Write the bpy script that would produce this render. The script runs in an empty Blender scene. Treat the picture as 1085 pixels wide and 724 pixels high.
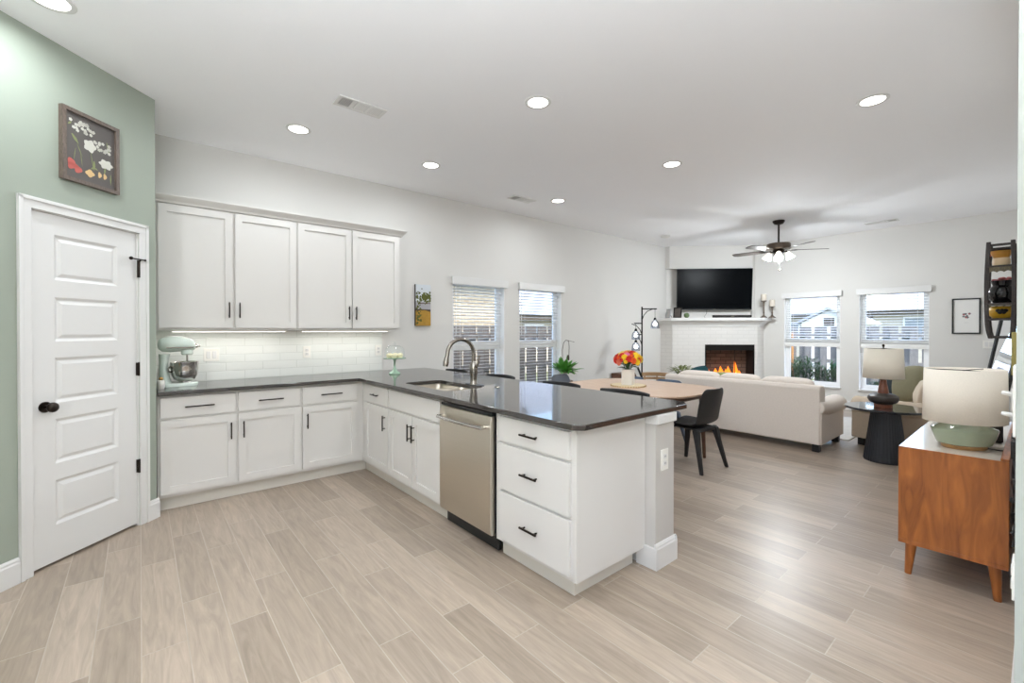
import bpy, bmesh, math, random
from mathutils import Vector, Matrix
C = bpy.context.scene
COL = C.collection
PI = math.pi
R = math.radians
random.seed(7)

# ------------------------------------------------------------------ camera, world, exposure
cam_d = bpy.data.cameras.new('camera')
cam = bpy.data.objects.new('camera', cam_d)
COL.objects.link(cam)
cam.location = (0, 0, 1.37)
cam.rotation_euler = (R(90 - 0.37), 0, R(50 - 90))
cam_d.sensor_width = 36
cam_d.lens = 470.0 / 1085 * 36
cam_d.shift_y = -8.66 / 1085
cam_d.clip_start = 0.02
C.camera = cam
C.view_settings.view_transform = 'Standard'
C.view_settings.look = 'None'
C.view_settings.gamma = 1
C.view_settings.use_curve_mapping = False
C.view_settings.exposure = 0.18
cy = C.cycles
cy.max_bounces = 9
cy.diffuse_bounces = 6
cy.glossy_bounces = 4
cy.transmission_bounces = 5
cy.transparent_max_bounces = 10
cy.caustics_reflective = False
cy.caustics_refractive = False
cy.sample_clamp_indirect = 6
cy.blur_glossy = 0.5

W = bpy.data.worlds.new('world')
C.world = W
W.use_nodes = True
nt = W.node_tree
sky = nt.nodes.new('ShaderNodeTexSky')
sky.sky_type = 'NISHITA'
sky.sun_disc = False
sky.sun_elevation = R(48)
sky.sun_rotation = R(200)
sky.air_density = 1.0
sky.dust_density = 2.5
bg = nt.nodes['Background']
nt.links.new(sky.outputs[0], bg.inputs[0])
SKY = 1.15
bg.inputs[1].default_value = SKY
DOWN_W = 7.6       # watts of every recessed downlight
UNDER_W = 1.3
FILL_UPLIGHT_W = 68.0  # watts of each uplight added to brighten the ceiling
FAN_W = 29.0

# ------------------------------------------------------------------ materials
def s2l(c):
    c = c / 255.0
    return c / 12.92 if c <= 0.04045 else ((c + 0.055) / 1.055) ** 2.4
def rgb(*c):
    return (s2l(c[0]), s2l(c[1]), s2l(c[2]), 1)
MATS = {}
def mat(name, col, rough=0.5, metal=0.0, spec=0.5, var=0.0, vscale=8.0, stretch=(1, 1, 1), bump=0.0, bscale=None, coat=0.0, emit=None, estr=0.0, alpha=1.0):
    if name in MATS:
        return MATS[name]
    m = bpy.data.materials.new(name)
    m.use_nodes = True
    n = m.node_tree
    b = n.nodes['Principled BSDF']
    b.inputs['Base Color'].default_value = rgb(*col)
    b.inputs['Roughness'].default_value = rough
    b.inputs['Metallic'].default_value = metal
    b.inputs['Specular IOR Level'].default_value = spec
    b.inputs['Coat Weight'].default_value = coat
    if emit:
        b.inputs['Emission Color'].default_value = rgb(*emit)
        b.inputs['Emission Strength'].default_value = estr
    tc = n.nodes.new('ShaderNodeTexCoord')
    mp = n.nodes.new('ShaderNodeMapping')
    mp.inputs['Scale'].default_value = stretch
    n.links.new(tc.outputs['Object'], mp.inputs[0])
    nz = n.nodes.new('ShaderNodeTexNoise')
    nz.inputs['Scale'].default_value = vscale
    nz.inputs['Detail'].default_value = 4
    n.links.new(mp.outputs[0], nz.inputs['Vector'])
    if var > 0:
        mr = n.nodes.new('ShaderNodeMapRange')
        mr.inputs[3].default_value = 1 - var
        mr.inputs[4].default_value = 1 + var
        n.links.new(nz.outputs[0], mr.inputs[0])
        mx = n.nodes.new('ShaderNodeMix')
        mx.data_type = 'RGBA'
        mx.blend_type = 'MULTIPLY'
        mx.inputs[0].default_value = 1
        mx.inputs[6].default_value = rgb(*col)
        n.links.new(mr.outputs[0], mx.inputs[7])
        n.links.new(mx.outputs[2], b.inputs['Base Color'])
    if bump > 0:
        src = nz
        if bscale:
            src = n.nodes.new('ShaderNodeTexNoise')
            src.inputs['Scale'].default_value = bscale
            n.links.new(mp.outputs[0], src.inputs['Vector'])
        bp = n.nodes.new('ShaderNodeBump')
        bp.inputs['Strength'].default_value = bump
        bp.inputs['Distance'].default_value = 0.002
        n.links.new(src.outputs[0], bp.inputs['Height'])
        n.links.new(bp.outputs[0], b.inputs['Normal'])
    MATS[name] = m
    return m

def wood(name, c1, c2, rough=0.4, scale=6, stretch=(1, 1, 8), coat=0.0, dist=3.0):
    m = bpy.data.materials.new(name)
    m.use_nodes = True
    n = m.node_tree
    b = n.nodes['Principled BSDF']
    b.inputs['Roughness'].default_value = rough
    b.inputs['Coat Weight'].default_value = coat
    tc = n.nodes.new('ShaderNodeTexCoord')
    mp = n.nodes.new('ShaderNodeMapping')
    mp.inputs['Scale'].default_value = stretch
    n.links.new(tc.outputs['Object'], mp.inputs[0])
    nz = n.nodes.new('ShaderNodeTexNoise')
    nz.inputs['Scale'].default_value = scale
    nz.inputs['Detail'].default_value = 6
    nz.inputs['Distortion'].default_value = dist
    n.links.new(mp.outputs[0], nz.inputs['Vector'])
    cr = n.nodes.new('ShaderNodeValToRGB')
    cr.color_ramp.elements[0].position = 0.3
    cr.color_ramp.elements[0].color = rgb(*c1)
    cr.color_ramp.elements[1].position = 0.72
    cr.color_ramp.elements[1].color = rgb(*c2)
    n.links.new(nz.outputs[0], cr.inputs[0])
    n.links.new(cr.outputs[0], b.inputs['Base Color'])
    MATS[name] = m
    return m

def brick(name, c1, c2, mortar, bw, bh, mw, axes='xz', rough=0.5, bump=0.4, offset=0.5, grain=None, rotz=0.0):
    m = bpy.data.materials.new(name)
    m.use_nodes = True
    n = m.node_tree
    b = n.nodes['Principled BSDF']
    b.inputs['Roughness'].default_value = rough
    g = n.nodes.new('ShaderNodeNewGeometry')
    mp0 = n.nodes.new('ShaderNodeMapping')
    mp0.vector_type = 'POINT'
    mp0.inputs['Rotation'].default_value = (0, 0, rotz)
    n.links.new(g.outputs['Position'], mp0.inputs[0])
    sp = n.nodes.new('ShaderNodeSeparateXYZ')
    n.links.new(mp0.outputs[0], sp.inputs[0])
    cb = n.nodes.new('ShaderNodeCombineXYZ')
    ix = {'x': 0, 'y': 1, 'z': 2}
    n.links.new(sp.outputs[ix[axes[0]]], cb.inputs[0])
    n.links.new(sp.outputs[ix[axes[1]]], cb.inputs[1])
    bk = n.nodes.new('ShaderNodeTexBrick')
    bk.offset = offset
    bk.inputs['Scale'].default_value = 1
    bk.inputs['Brick Width'].default_value = bw
    bk.inputs['Row Height'].default_value = bh
    bk.inputs['Mortar Size'].default_value = mw
    bk.inputs['Mortar Smooth'].default_value = 0.3
    bk.inputs['Color1'].default_value = rgb(*c1)
    bk.inputs['Color2'].default_value = rgb(*c2)
    bk.inputs['Mortar'].default_value = rgb(*mortar)
    n.links.new(cb.outputs[0], bk.inputs['Vector'])
    colour = bk.outputs['Color']
    if grain:
        # wood figure: long streaks along each plank, softly mottled
        mp = n.nodes.new('ShaderNodeMapping')
        mp.inputs['Scale'].default_value = grain[0]
        n.links.new(cb.outputs[0], mp.inputs[0])
        # break the figure at each plank
        ad = n.nodes.new('ShaderNodeVectorMath')
        ad.operation = 'MULTIPLY_ADD'
        ad.inputs[1].default_value = (37, 37, 37)
        n.links.new(bk.outputs['Color'], ad.inputs[0])
        n.links.new(mp.outputs[0], ad.inputs[2])
        nz = n.nodes.new('ShaderNodeTexNoise')
        nz.inputs['Scale'].default_value = 1
        nz.inputs['Detail'].default_value = 6
        nz.inputs['Roughness'].default_value = 0.6
        nz.inputs['Distortion'].default_value = 1.6
        n.links.new(ad.outputs[0], nz.inputs['Vector'])
        mr = n.nodes.new('ShaderNodeMapRange')
        mr.inputs[1].default_value = 0.3
        mr.inputs[2].default_value = 0.7
        mr.inputs[3].default_value = 1 - grain[1]
        mr.inputs[4].default_value = 1 + grain[1] * 0.8
        n.links.new(nz.outputs[0], mr.inputs[0])
        mx = n.nodes.new('ShaderNodeMix')
        mx.data_type = 'RGBA'
        mx.blend_type = 'MULTIPLY'
        mx.inputs[0].default_value = 1
        n.links.new(colour, mx.inputs[6])
        n.links.new(mr.outputs[0], mx.inputs[7])
        colour = mx.outputs[2]
    n.links.new(colour, b.inputs['Base Color'])
    if bump:
        iv = n.nodes.new('ShaderNodeMath')
        iv.operation = 'SUBTRACT'
        iv.inputs[0].default_value = 1
        n.links.new(bk.outputs['Fac'], iv.inputs[1])
        bp = n.nodes.new('ShaderNodeBump')
        bp.inputs['Strength'].default_value = bump
        bp.inputs['Distance'].default_value = 0.003
        n.links.new(iv.outputs[0], bp.inputs['Height'])
        n.links.new(bp.outputs[0], b.inputs['Normal'])
    MATS[name] = m
    return m

def thin_glass(name, tint=(255, 255, 255), refl=0.06):
    m = bpy.data.materials.new(name)
    m.use_nodes = True
    n = m.node_tree
    n.nodes.remove(n.nodes['Principled BSDF'])
    out = n.nodes['Material Output']
    tr = n.nodes.new('ShaderNodeBsdfTransparent')
    tr.inputs[0].default_value = rgb(*tint)
    gl = n.nodes.new('ShaderNodeBsdfGlossy')
    gl.inputs['Roughness'].default_value = 0.02
    lw = n.nodes.new('ShaderNodeLayerWeight')
    lw.inputs[0].default_value = 0.5
    pw = n.nodes.new('ShaderNodeMath')
    pw.operation = 'POWER'
    pw.inputs[1].default_value = 4
    n.links.new(lw.outputs['Facing'], pw.inputs[0])
    ad = n.nodes.new('ShaderNodeMath')
    ad.operation = 'MULTIPLY_ADD'
    ad.inputs[1].default_value = 0.55
    ad.inputs[2].default_value = refl
    n.links.new(pw.outputs[0], ad.inputs[0])
    mx = n.nodes.new('ShaderNodeMixShader')
    n.links.new(ad.outputs[0], mx.inputs[0])
    n.links.new(tr.outputs[0], mx.inputs[1])
    n.links.new(gl.outputs[0], mx.inputs[2])
    n.links.new(mx.outputs[0], out.inputs[0])
    MATS[name] = m
    return m

def emis(name, col, strength):
    m = bpy.data.materials.new(name)
    m.use_nodes = True
    n = m.node_tree
    n.nodes.remove(n.nodes['Principled BSDF'])
    e = n.nodes.new('ShaderNodeEmission')
    e.inputs[0].default_value = rgb(*col)
    e.inputs[1].default_value = strength
    n.links.new(e.outputs[0], n.nodes['Material Output'].inputs[0])
    MATS[name] = m
    return m

M_WALL = mat('wall_paint', (221, 219, 215), 0.7, var=0.01, vscale=3, bump=0.03, bscale=250)
M_CEIL = mat('ceiling_paint', (249, 249, 251), 0.8, bump=0.03, bscale=200)
M_GREEN = mat('sage_paint', (156, 164, 151), 0.6, var=0.01, vscale=3, bump=0.03, bscale=250)
M_TRIM = mat('white_trim', (226, 225, 223), 0.4)
M_CAB = mat('cabinet_paint', (220, 217, 213), 0.38)
M_CABGAP = mat('cabinet_carcass', (214, 210, 202), 0.45)
M_TOE = mat('toe_paint', (214, 209, 199), 0.5)
M_STONE = mat('dark_quartz', (56, 51, 48), 0.07, var=0.25, vscale=300, spec=0.9)
M_BLACKM = mat('black_metal', (28, 26, 25), 0.38, 0.6)
M_BRONZE = mat('dark_bronze', (48, 41, 36), 0.3, 0.85)
M_STEEL = mat('stainless_steel', (212, 204, 190), 0.32, 0.95, var=0.04, vscale=4, stretch=(1, 1, 60))
M_CHROME = mat('bright_steel', (205, 202, 198), 0.12, 1.0)
M_NICKEL = mat('brushed_nickel', (150, 144, 136), 0.25, 1.0)
M_BLACKP = mat('black_plastic', (24, 24, 25), 0.45)
M_BLACKS = mat('black_gloss', (12, 13, 15), 0.12)
M_SCREEN = mat('tv_screen', (4, 6, 9), 0.3, spec=0.06)
M_CHAIR = mat('black_shell', (36, 36, 37), 0.5)
M_BLUE = mat('slate_blue_shell', (88, 104, 126), 0.4)
M_SLATE = mat('slate_grey_shell', (86, 90, 98), 0.45)
M_FABRIC = mat('beige_fabric', (228, 217, 207), 0.95, var=0.07, vscale=60, bump=0.35, bscale=420)
M_TAUPE = mat('taupe_fabric', (198, 181, 161), 0.95, var=0.07, vscale=60, bump=0.35, bscale=420)
M_LINEN = mat('linen_shade', (246, 237, 224), 0.95, var=0.09, vscale=130, stretch=(1, 1, 3), bump=0.3, bscale=380)
M_CREAM = mat('cream_shade', (248, 240, 225), 0.95, var=0.03, vscale=60)
M_OLIVE = mat('olive_velvet', (124, 119, 94), 0.9, var=0.1, vscale=14)
M_PIPED = mat('oatmeal_pillow', (212, 200, 182), 0.95, var=0.04, vscale=40)
M_TEAL = mat('teal_pillow', (30, 78, 86), 0.9, var=0.1, vscale=14)
M_NAVY = mat('charcoal_pillow', (46, 56, 62), 0.9)
M_LIME = mat('leaf_print_pillow', (150, 156, 96), 0.9, var=0.4, vscale=30)
M_GLAZE = mat('green_glaze', (150, 160, 138), 0.12, var=0.18, vscale=9, coat=0.5)
M_MINT = mat('mint_enamel', (216, 227, 217), 0.18, coat=0.5)
M_JADE = mat('jade_glass', (176, 206, 182), 0.12, coat=0.4)
M_WHITEC = mat('white_ceramic', (236, 232, 224), 0.3)
M_PLATE = mat('switch_plastic', (240, 238, 232), 0.35)
M_LEAF = mat('leaf_green', (88, 152, 62), 0.45, var=0.3, vscale=20)
M_LEAFD = mat('dark_leaf', (58, 92, 48), 0.5, var=0.35, vscale=12)
M_LEAFP = mat('pale_leaf', (128, 138, 88), 0.6, var=0.35, vscale=25)
M_STEM = mat('brown_stem', (74, 62, 52), 0.6)
M_RUG = mat('grey_rug', (200, 196, 190), 1.0, var=0.1, vscale=9, bump=0.4, bscale=200)
M_TABLE = wood('pale_oak', (196, 164, 140), (216, 188, 164), 0.35, 5, (8, 1, 1), dist=1)
M_WALNUT = wood('walnut_leg', (84, 56, 40), (110, 74, 52), 0.4, 8, (6, 6, 1))
M_CONSOLE = wood('honey_acacia', (122, 66, 28), (178, 106, 48), 0.32, 6.5, (1, 2.6, 0.42), coat=0.15, dist=1.5)
M_TAN = wood('tan_bentwood', (150, 118, 84), (178, 146, 108), 0.45, 7, (1, 1, 5))
M_COPPER = wood('reddish_wood', (110, 62, 42), (140, 84, 60), 0.35, 9, (5, 5, 1))
M_RAIL = wood('dark_worn_wood', (30, 26, 25), (58, 46, 40), 0.5, 9, (5, 5, 1))
M_FRAMEW = wood('weathered_frame', (84, 72, 64), (116, 102, 92), 0.5, 14, (4, 4, 1))
M_RATTAN = mat('woven_rattan', (206, 178, 136), 0.7, var=0.25, vscale=90, bump=0.4)
M_GLASS = thin_glass('window_glass', (250, 253, 255), 0.03)
M_DOME = thin_glass('clear_glass', (252, 254, 254), 0.05)
M_SMOKE = thin_glass('smoked_glass', (214, 219, 228), 0.10)
M_SLAT = mat('blind_slat', (240, 240, 238), 0.5)
M_VINYL = mat('window_vinyl', (248, 248, 248), 0.4)
M_FLOOR = brick('wood_look_tile', (176, 160, 144), (149, 134, 119), (180, 168, 154), 0.92, 0.158, 0.0026, 'yx', 0.34, 0.25, 0.37, ((2.4, 24, 1), 0.2))
M_SUBWAY = brick('subway_tile', (236, 238, 234), (230, 233, 229), (216, 219, 214), 0.305, 0.0765, 0.003, 'xz', 0.15, 0.5)
M_BRICKW = brick('painted_white_brick', (226, 223, 219), (223, 220, 216), (219, 216, 212), 0.205, 0.072, 0.009, 'xz', 0.6, 0.12, rotz=PI / 4)
M_FENCE_SHADED = mat('shaded_weathered_fence', (98, 91, 84), 0.9, var=0.2, vscale=5, stretch=(6, 6, 0.6))  # weathered fence wood, darkened to put the shade into its colour
M_FENCE = mat('weathered_fence', (124, 121, 119), 0.9, var=0.2, vscale=5, stretch=(6, 6, 0.6))
M_TANPOST = mat('new_fence_post', (160, 120, 76), 0.9, var=0.15, vscale=5)
M_HBRICK = brick('tan_house_brick', (158, 146, 120), (134, 120, 98), (170, 163, 150), 0.21, 0.075, 0.011, 'xz', 0.9, 0.2)
M_SIDING = mat('pale_siding', (176, 168, 152), 0.8)
M_ROOF = mat('pale_shingle', (142, 146, 153), 0.9, var=0.1, vscale=30)
M_EAVE = mat('brown_eave', (70, 60, 48), 0.8)
M_GRASS = mat('lawn', (112, 116, 84), 1.0, var=0.3, vscale=6)
M_FIREIN = mat('firebox_soot', (44, 38, 36), 0.8, var=0.3, vscale=8)
M_FIREBK = brick('firebox_brick', (120, 98, 84), (98, 80, 70), (60, 52, 48), 0.2, 0.07, 0.006, 'xz', 0.9, 0.2, rotz=PI / 4)
M_LOG = mat('charred_log', (92, 74, 62), 0.95, var=0.4, vscale=20)
M_FLAME = emis('flame_orange', (255, 128, 40), 2.2)
M_FLAMEC = emis('flame_core', (255, 196, 96), 3.0)
M_LENS = emis('lamp_lens', (255, 250, 240), 9)
M_BULB = emis('lamp_bulb', (255, 250, 242), 14)
M_LED = emis('led_strip', (255, 250, 240), 6)

# ------------------------------------------------------------------ mesh helpers
class MB:
    def __init__(s, M=None):
        s.bm = bmesh.new()
        s.M = M
    def _v(s, p):
        p = Vector(p)
        return s.bm.verts.new(s.M @ p if s.M else p)
    def face(s, pts):
        try:
            return s.bm.faces.new([s._v(p) for p in pts])
        except ValueError:
            return None
    def box(s, x0, x1, y0, y1, z0, z1):
        v = [s._v((x, y, z)) for z in (z0, z1) for y in (y0, y1) for x in (x0, x1)]
        for f in ((0, 2, 3, 1), (4, 5, 7, 6), (0, 1, 5, 4), (2, 6, 7, 3), (0, 4, 6, 2), (1, 3, 7, 5)):
            s.bm.faces.new([v[i] for i in f])
        return s
    def loft(s, rings, cap=True, closed=True):
        vs = [[s._v(p) for p in r] for r in rings]
        n = len(vs[0])
        for a, b in zip(vs, vs[1:]):
            for i in range(n if closed else n - 1):
                j = (i + 1) % n
                s.bm.faces.new([a[i], a[j], b[j], b[i]])
        if cap and closed:
            s.bm.faces.new(list(reversed(vs[0])))
            s.bm.faces.new(vs[-1])
        return s
    def prism(s, pts, z0, z1):
        return s.loft([[(x, y, z0) for x, y in pts], [(x, y, z1) for x, y in pts]])
    def prism_y(s, pts, y0, y1):     # outline in x,z pushed along y
        return s.loft([[(x, y0, z) for x, z in pts], [(x, y1, z) for x, z in pts]])
    def prism_x(s, pts, x0, x1):     # outline in y,z pushed along x
        return s.loft([[(x0, y, z) for y, z in pts], [(x1, y, z) for y, z in pts]])
    def tube(s, pts, r, n=8, cap=True):
        pts = [Vector(p) for p in pts]
        rs = r if isinstance(r, (list, tuple)) else [r] * len(pts)
        rings = []
        up = None
        for i, p in enumerate(pts):
            t = (pts[min(i + 1, len(pts) - 1)] - pts[max(i - 1, 0)])
            if t.length < 1e-9:
                t = Vector((0, 0, 1))
            t.normalize()
            if up is None:
                up = Vector((0, 0, 1)) if abs(t.z) < 0.9 else Vector((1, 0, 0))
            a = t.cross(up)
            if a.length < 1e-6:
                a = t.cross(Vector((0, 1, 0)))
            a.normalize()
            b = a.cross(t)
            up = b
            rings.append([p + (a * math.cos(k * 2 * PI / n) + b * math.sin(k * 2 * PI / n)) * rs[i] for k in range(n)])
        return s.loft(rings, cap)
    def lathe(s, prof, c=(0, 0, 0), n=28, sx=1, sy=1, cap=True):
        rings = [[(c[0] + max(r, 1e-4) * sx * math.cos(k * 2 * PI / n), c[1] + max(r, 1e-4) * sy * math.sin(k * 2 * PI / n), c[2] + z) for k in range(n)] for r, z in prof]
        return s.loft(rings, cap)
    def ball(s, c, rx, ry=None, rz=None, n=16, m=10, p=1.0):
        ry = rx if ry is None else ry
        rz = rx if rz is None else rz
        sg = lambda v: math.copysign(abs(v) ** p, v)
        rings = []
        for i in range(m + 1):
            a = -PI / 2 + PI * i / m
            ca, sa = sg(math.cos(a)), sg(math.sin(a))
            ca = max(ca, 0.002)
            rings.append([(c[0] + rx * ca * sg(math.cos(k * 2 * PI / n)), c[1] + ry * ca * sg(math.sin(k * 2 * PI / n)), c[2] + rz * sa) for k in range(n)])
        return s.loft(rings)
    def blade(s, base, az, length, width, rise, droop, seg=5):
        # a single arching leaf with a little fold, as a thin closed strip
        bx, by, bz = base
        dx, dy = math.cos(az), math.sin(az)
        px, py = -dy, dx
        rows = []
        for i in range(seg + 1):
            t = i / seg
            h = length * t
            x = bx + dx * h * math.cos(rise) + 0
            y = by + dy * h * math.cos(rise)
            z = bz + h * math.sin(rise) - droop * length * t * t
            w = width * math.sin(PI * min(0.08 + t * 0.92, 0.985)) ** 0.7 * 0.5
            rows.append([(x - px * w, y - py * w, z + w * 0.35), (x, y, z), (x + px * w, y + py * w, z + w * 0.35), (x, y, z - 0.0015)])
        return s.loft(rows)
    def build(s, name, m, parent=None, bevel=0.0, seg=2, smooth=40, sub=0, solid=0.0, kind=None, loc=None):
        bmesh.ops.recalc_face_normals(s.bm, faces=s.bm.faces)
        me = bpy.data.meshes.new(name)
        s.bm.to_mesh(me)
        s.bm.free()
        me.materials.append(m)
        if smooth:
            me.shade_smooth()
            me.set_sharp_from_angle(angle=R(smooth))
        o = bpy.data.objects.new(name, me)
        COL.objects.link(o)
        if parent:
            o.parent = parent
        if loc:
            o.location = loc
        if solid:
            k = o.modifiers.new('thickness', 'SOLIDIFY')
            k.thickness = solid
            k.offset = 0
        if bevel:
            k = o.modifiers.new('bevel', 'BEVEL')
            k.width = bevel
            k.segments = seg
            k.limit_method = 'ANGLE'
            k.angle_limit = R(40)
        if sub:
            k = o.modifiers.new('subdivision', 'SUBSURF')
            k.levels = sub
            k.render_levels = sub
        if kind:
            o['kind'] = kind
        return o

def thing(name, label, cat, loc=(0, 0, 0), rotz=0.0, group=None):
    o = bpy.data.objects.new(name, None)
    o.empty_display_size = 0.1
    COL.objects.link(o)
    o.location = loc
    o.rotation_euler = (0, 0, rotz)
    return tag(o, label, cat, group)
def tag(o, label, cat, group=None):
    o['label'] = label
    o['category'] = cat
    if group:
        o['group'] = group
    return o
def struct(o):
    o['kind'] = 'structure'
    return o
def dup(root, loc, rotz, label, group=None):
    r = root.copy()
    COL.objects.link(r)
    r.location = loc
    r.rotation_euler = (0, 0, rotz)
    r['label'] = label
    if group:
        r['group'] = group
    for ch in list(root.children):
        c = ch.copy()
        COL.objects.link(c)
        c.parent = r
        for g in list(ch.children):
            d = g.copy()
            COL.objects.link(d)
            d.parent = c
    return r
def rot_m(loc, rz=0, rx=0, ry=0):
    return Matrix.Translation(loc) @ Matrix.Rotation(rz, 4, 'Z') @ Matrix.Rotation(ry, 4, 'Y') @ Matrix.Rotation(rx, 4, 'X')
def one(x):
    return MB().box(*x)
def area(name, parent, loc, energy, size, size_y=None, col=(0.885, 0.95, 1.0), rot=(0, 0, 0), shape='DISK', spread=180):
    d = bpy.data.lights.new(name, 'AREA')
    d.energy = energy
    d.shape = shape
    d.size = size
    if size_y:
        d.size_y = size_y
    d.color = col
    d.spread = R(spread)
    o = bpy.data.objects.new(name, d)
    COL.objects.link(o)
    o.location = loc
    o.rotation_euler = rot
    if parent:
        o.parent = parent
    return o
def point(name, parent, loc, energy, r=0.03, col=(0.885, 0.95, 1.0)):
    d = bpy.data.lights.new(name, 'POINT')
    d.energy = energy
    d.shadow_soft_size = r
    d.color = col
    o = bpy.data.objects.new(name, d)
    COL.objects.link(o)
    o.location = loc
    if parent:
        o.parent = parent
    return o

# ------------------------------------------------------------------ room shell
HC = 3.05
YB, XR = 4.87, 9.37
LX, RY = -1.47, -2.6
CX0, CY0 = 0.09, 4.16          # outer corner of the pantry wall
WY = 0.046                     # room face of the right-hand wall

def holed(mb, s0, s1, z0, z1, d0, d1, holes, put):
    ss = sorted({s0, s1, *[h[0] for h in holes], *[h[1] for h in holes]})
    zs = sorted({z0, z1, *[h[2] for h in holes], *[h[3] for h in holes]})
    for a, b in zip(ss, ss[1:]):
        for c, d in zip(zs, zs[1:]):
            if any(h[0] <= a and b <= h[1] and h[2] <= c and d <= h[3] for h in holes):
                continue
            put(mb, a, b, d0, d1, c, d)
    return mb
px = lambda mb, a, b, d0, d1, c, d: mb.box(a, b, d0, d1, c, d)      # wall along x
py = lambda mb, a, b, d0, d1, c, d: mb.box(d0, d1, a, b, c, d)      # wall along y

WZ0, WZ1 = 0.37, 2.05
BACKWIN = [(3.09, 3.945), (4.225, 5.10)]
FARWIN = [(2.25, 3.13), (1.11, 1.985)]
struct(one((LX - .15, XR + .15, RY - .15, YB + .15, -0.12, 0)).build('floor', M_FLOOR, smooth=0))
struct(one((LX - .15, XR + .15, RY - .15, YB + .15, HC, HC + 0.12)).build('ceiling', M_CEIL, smooth=0))
struct(holed(MB(), LX - .15, XR + .14, 0, HC, YB, YB + .14, [(a, b, WZ0, WZ1) for a, b in BACKWIN], px).build('wall_back', M_WALL, smooth=0))
struct(holed(MB(), RY - .15, YB, 0, HC, XR, XR + .14, [(a, b, WZ0, WZ1) for a, b in FARWIN], py).build('wall_far', M_WALL, smooth=0))
LD = (-2.2, .2, .9, 2.1)
struct(one((LX - .15, 2.12, RY - .14, RY, 0, HC)).build('wall_rear', M_WALL, smooth=0))
struct(holed(MB(), RY, 2.62, 0, HC, LX - .12, LX, [LD], py).build('wall_left', M_WALL, smooth=0))
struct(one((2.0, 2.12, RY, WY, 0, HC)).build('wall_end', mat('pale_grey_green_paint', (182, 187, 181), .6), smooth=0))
struct(one((2.12, XR, WY - .12, WY, 0, HC)).build('wall_right', M_WALL, smooth=0))
# pantry wall: a 45 degree wall with the door, then a short return to the back wall
PW = rot_m((CX0, CY0, 0), PI / 4)
DS0, DS1, DZ = -0.785, -0.135, 2.05
mb = MB(PW)
holed(mb, -2.22, 0, 0, HC, 0, 0.12, [(DS0, DS1, 0, DZ)], px)
struct(mb.build('wall_pantry', M_GREEN, smooth=0))
struct(one((CX0 - .12, CX0, CY0 + .002, YB, 0, HC)).build('wall_pantry_return', M_GREEN, smooth=0))
# dark pantry behind the door is closed by the door itself

def base_profile(t=.016, h=.14):
    return [(0, 0), (-t, 0), (-t, h - .03), (-t * .75, h - .022), (-t * .75, h - .012), (-t * .35, h), (0, h)]
def baseboard(name, M, s0, s1, h=.14):
    b = MB(M)
    b.prism_x(base_profile(h=h), s0, s1)
    return struct(b.build(name, M_TRIM, smooth=0))
baseboard('baseboard_pantry', PW, -2.2, DS0 - .065)
baseboard('baseboard_pantry_corner', PW, DS1 + .065, 0.012)
baseboard('baseboard_back', rot_m((0, YB, 0)), 2.50, 7.9)
baseboard('baseboard_far', rot_m((XR, 0, 0), -PI / 2), -3.3, -WY - .02)
baseboard('baseboard_right', rot_m((0, WY, 0), PI), -XR + .02, -2.0)
baseboard('baseboard_wall_end', rot_m((2.0, 0, 0), -PI / 2), -WY - .016, 2.5)

# pantry door
door = thing('door_1', 'white five panel pantry door in the sage green wall', 'door', (CX0, CY0, 0), PI / 4)
del door['label'], door['category']
struct(door)
def panel_frame(mb, x0, x1, z0, z1, holes, yf, yb):
    holed(mb, x0, x1, z0, z1, yf, yb, holes, px)
PAN = [(1.665, 1.93), (1.305, 1.565), (.945, 1.21), (.59, .852), (.23, .492)]
mb = MB()
SX0, SX1 = DS0 + .006, DS1 - .006
panel_frame(mb, SX0, SX1, .018, DZ - .006, [(-.655, -.275, a, b) for a, b in PAN], 0.012, 0.047)
for a, b in PAN:
    # sunk moulding and raised field
    x0, x1 = -.655, -.275
    mb.loft([[(x0, .0125, a), (x1, .0125, a), (x1, .0125, b), (x0, .0125, b)],
             [(x0 + .016, .022, a + .016), (x1 - .016, .022, a + .016), (x1 - .016, .022, b - .016), (x0 + .016, .022, b - .016)],
             [(x0 + .022, .022, a + .022), (x1 - .022, .022, a + .022), (x1 - .022, .022, b - .022), (x0 + .022, .022, b - .022)],
             [(x0 + .040, .014, a + .040), (x1 - .040, .014, a + .040), (x1 - .040, .014, b - .040), (x0 + .040, .014, b - .040)]], cap=False)
    mb.face([(x0 + .040, .014, a + .040), (x1 - .040, .014, a + .040), (x1 - .040, .014, b - .040), (x0 + .040, .014, b - .040)])
slab = mb.build('door_slab', M_TRIM, door, smooth=0)
mb = MB()
for (a, b) in ((DS0 - .064, DS0), (DS1, DS1 + .064)):
    mb.box(a, b, -.012, 0, 0, DZ + .002)
    mb.box(a if a < DS0 else b - .02, a + .02 if a < DS0 else b, -.020, -.012, 0, DZ + .062)
mb.box(DS0 - .064, DS1 + .064, -.012, 0, DZ, DZ + .064)
mb.box(DS0 - .064, DS1 + .064, -.020, -.012, DZ + .044, DZ + .064)
mb.box(DS0, DS0 + .005, 0, .05, 0, DZ)
mb.box(DS1 - .005, DS1, 0, .05, 0, DZ)
mb.box(DS0, DS1, 0, .05, DZ - .005, DZ)
mb.box(DS0, DS1, .049, .06, 0, DZ)
mb.build('door_casing', M_TRIM, door, bevel=.002)
mb = MB()
mb.tube([(-.71, .012, .93), (-.71, .004, .93)], .031, 20)
mb.tube([(-.71, .004, .93), (-.71, -.02, .93)], .011, 14)
mb.ball((-.71, -.042, .93), .029, .024, .029)
mb.build('door_knob', M_BRONZE, door)
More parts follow.
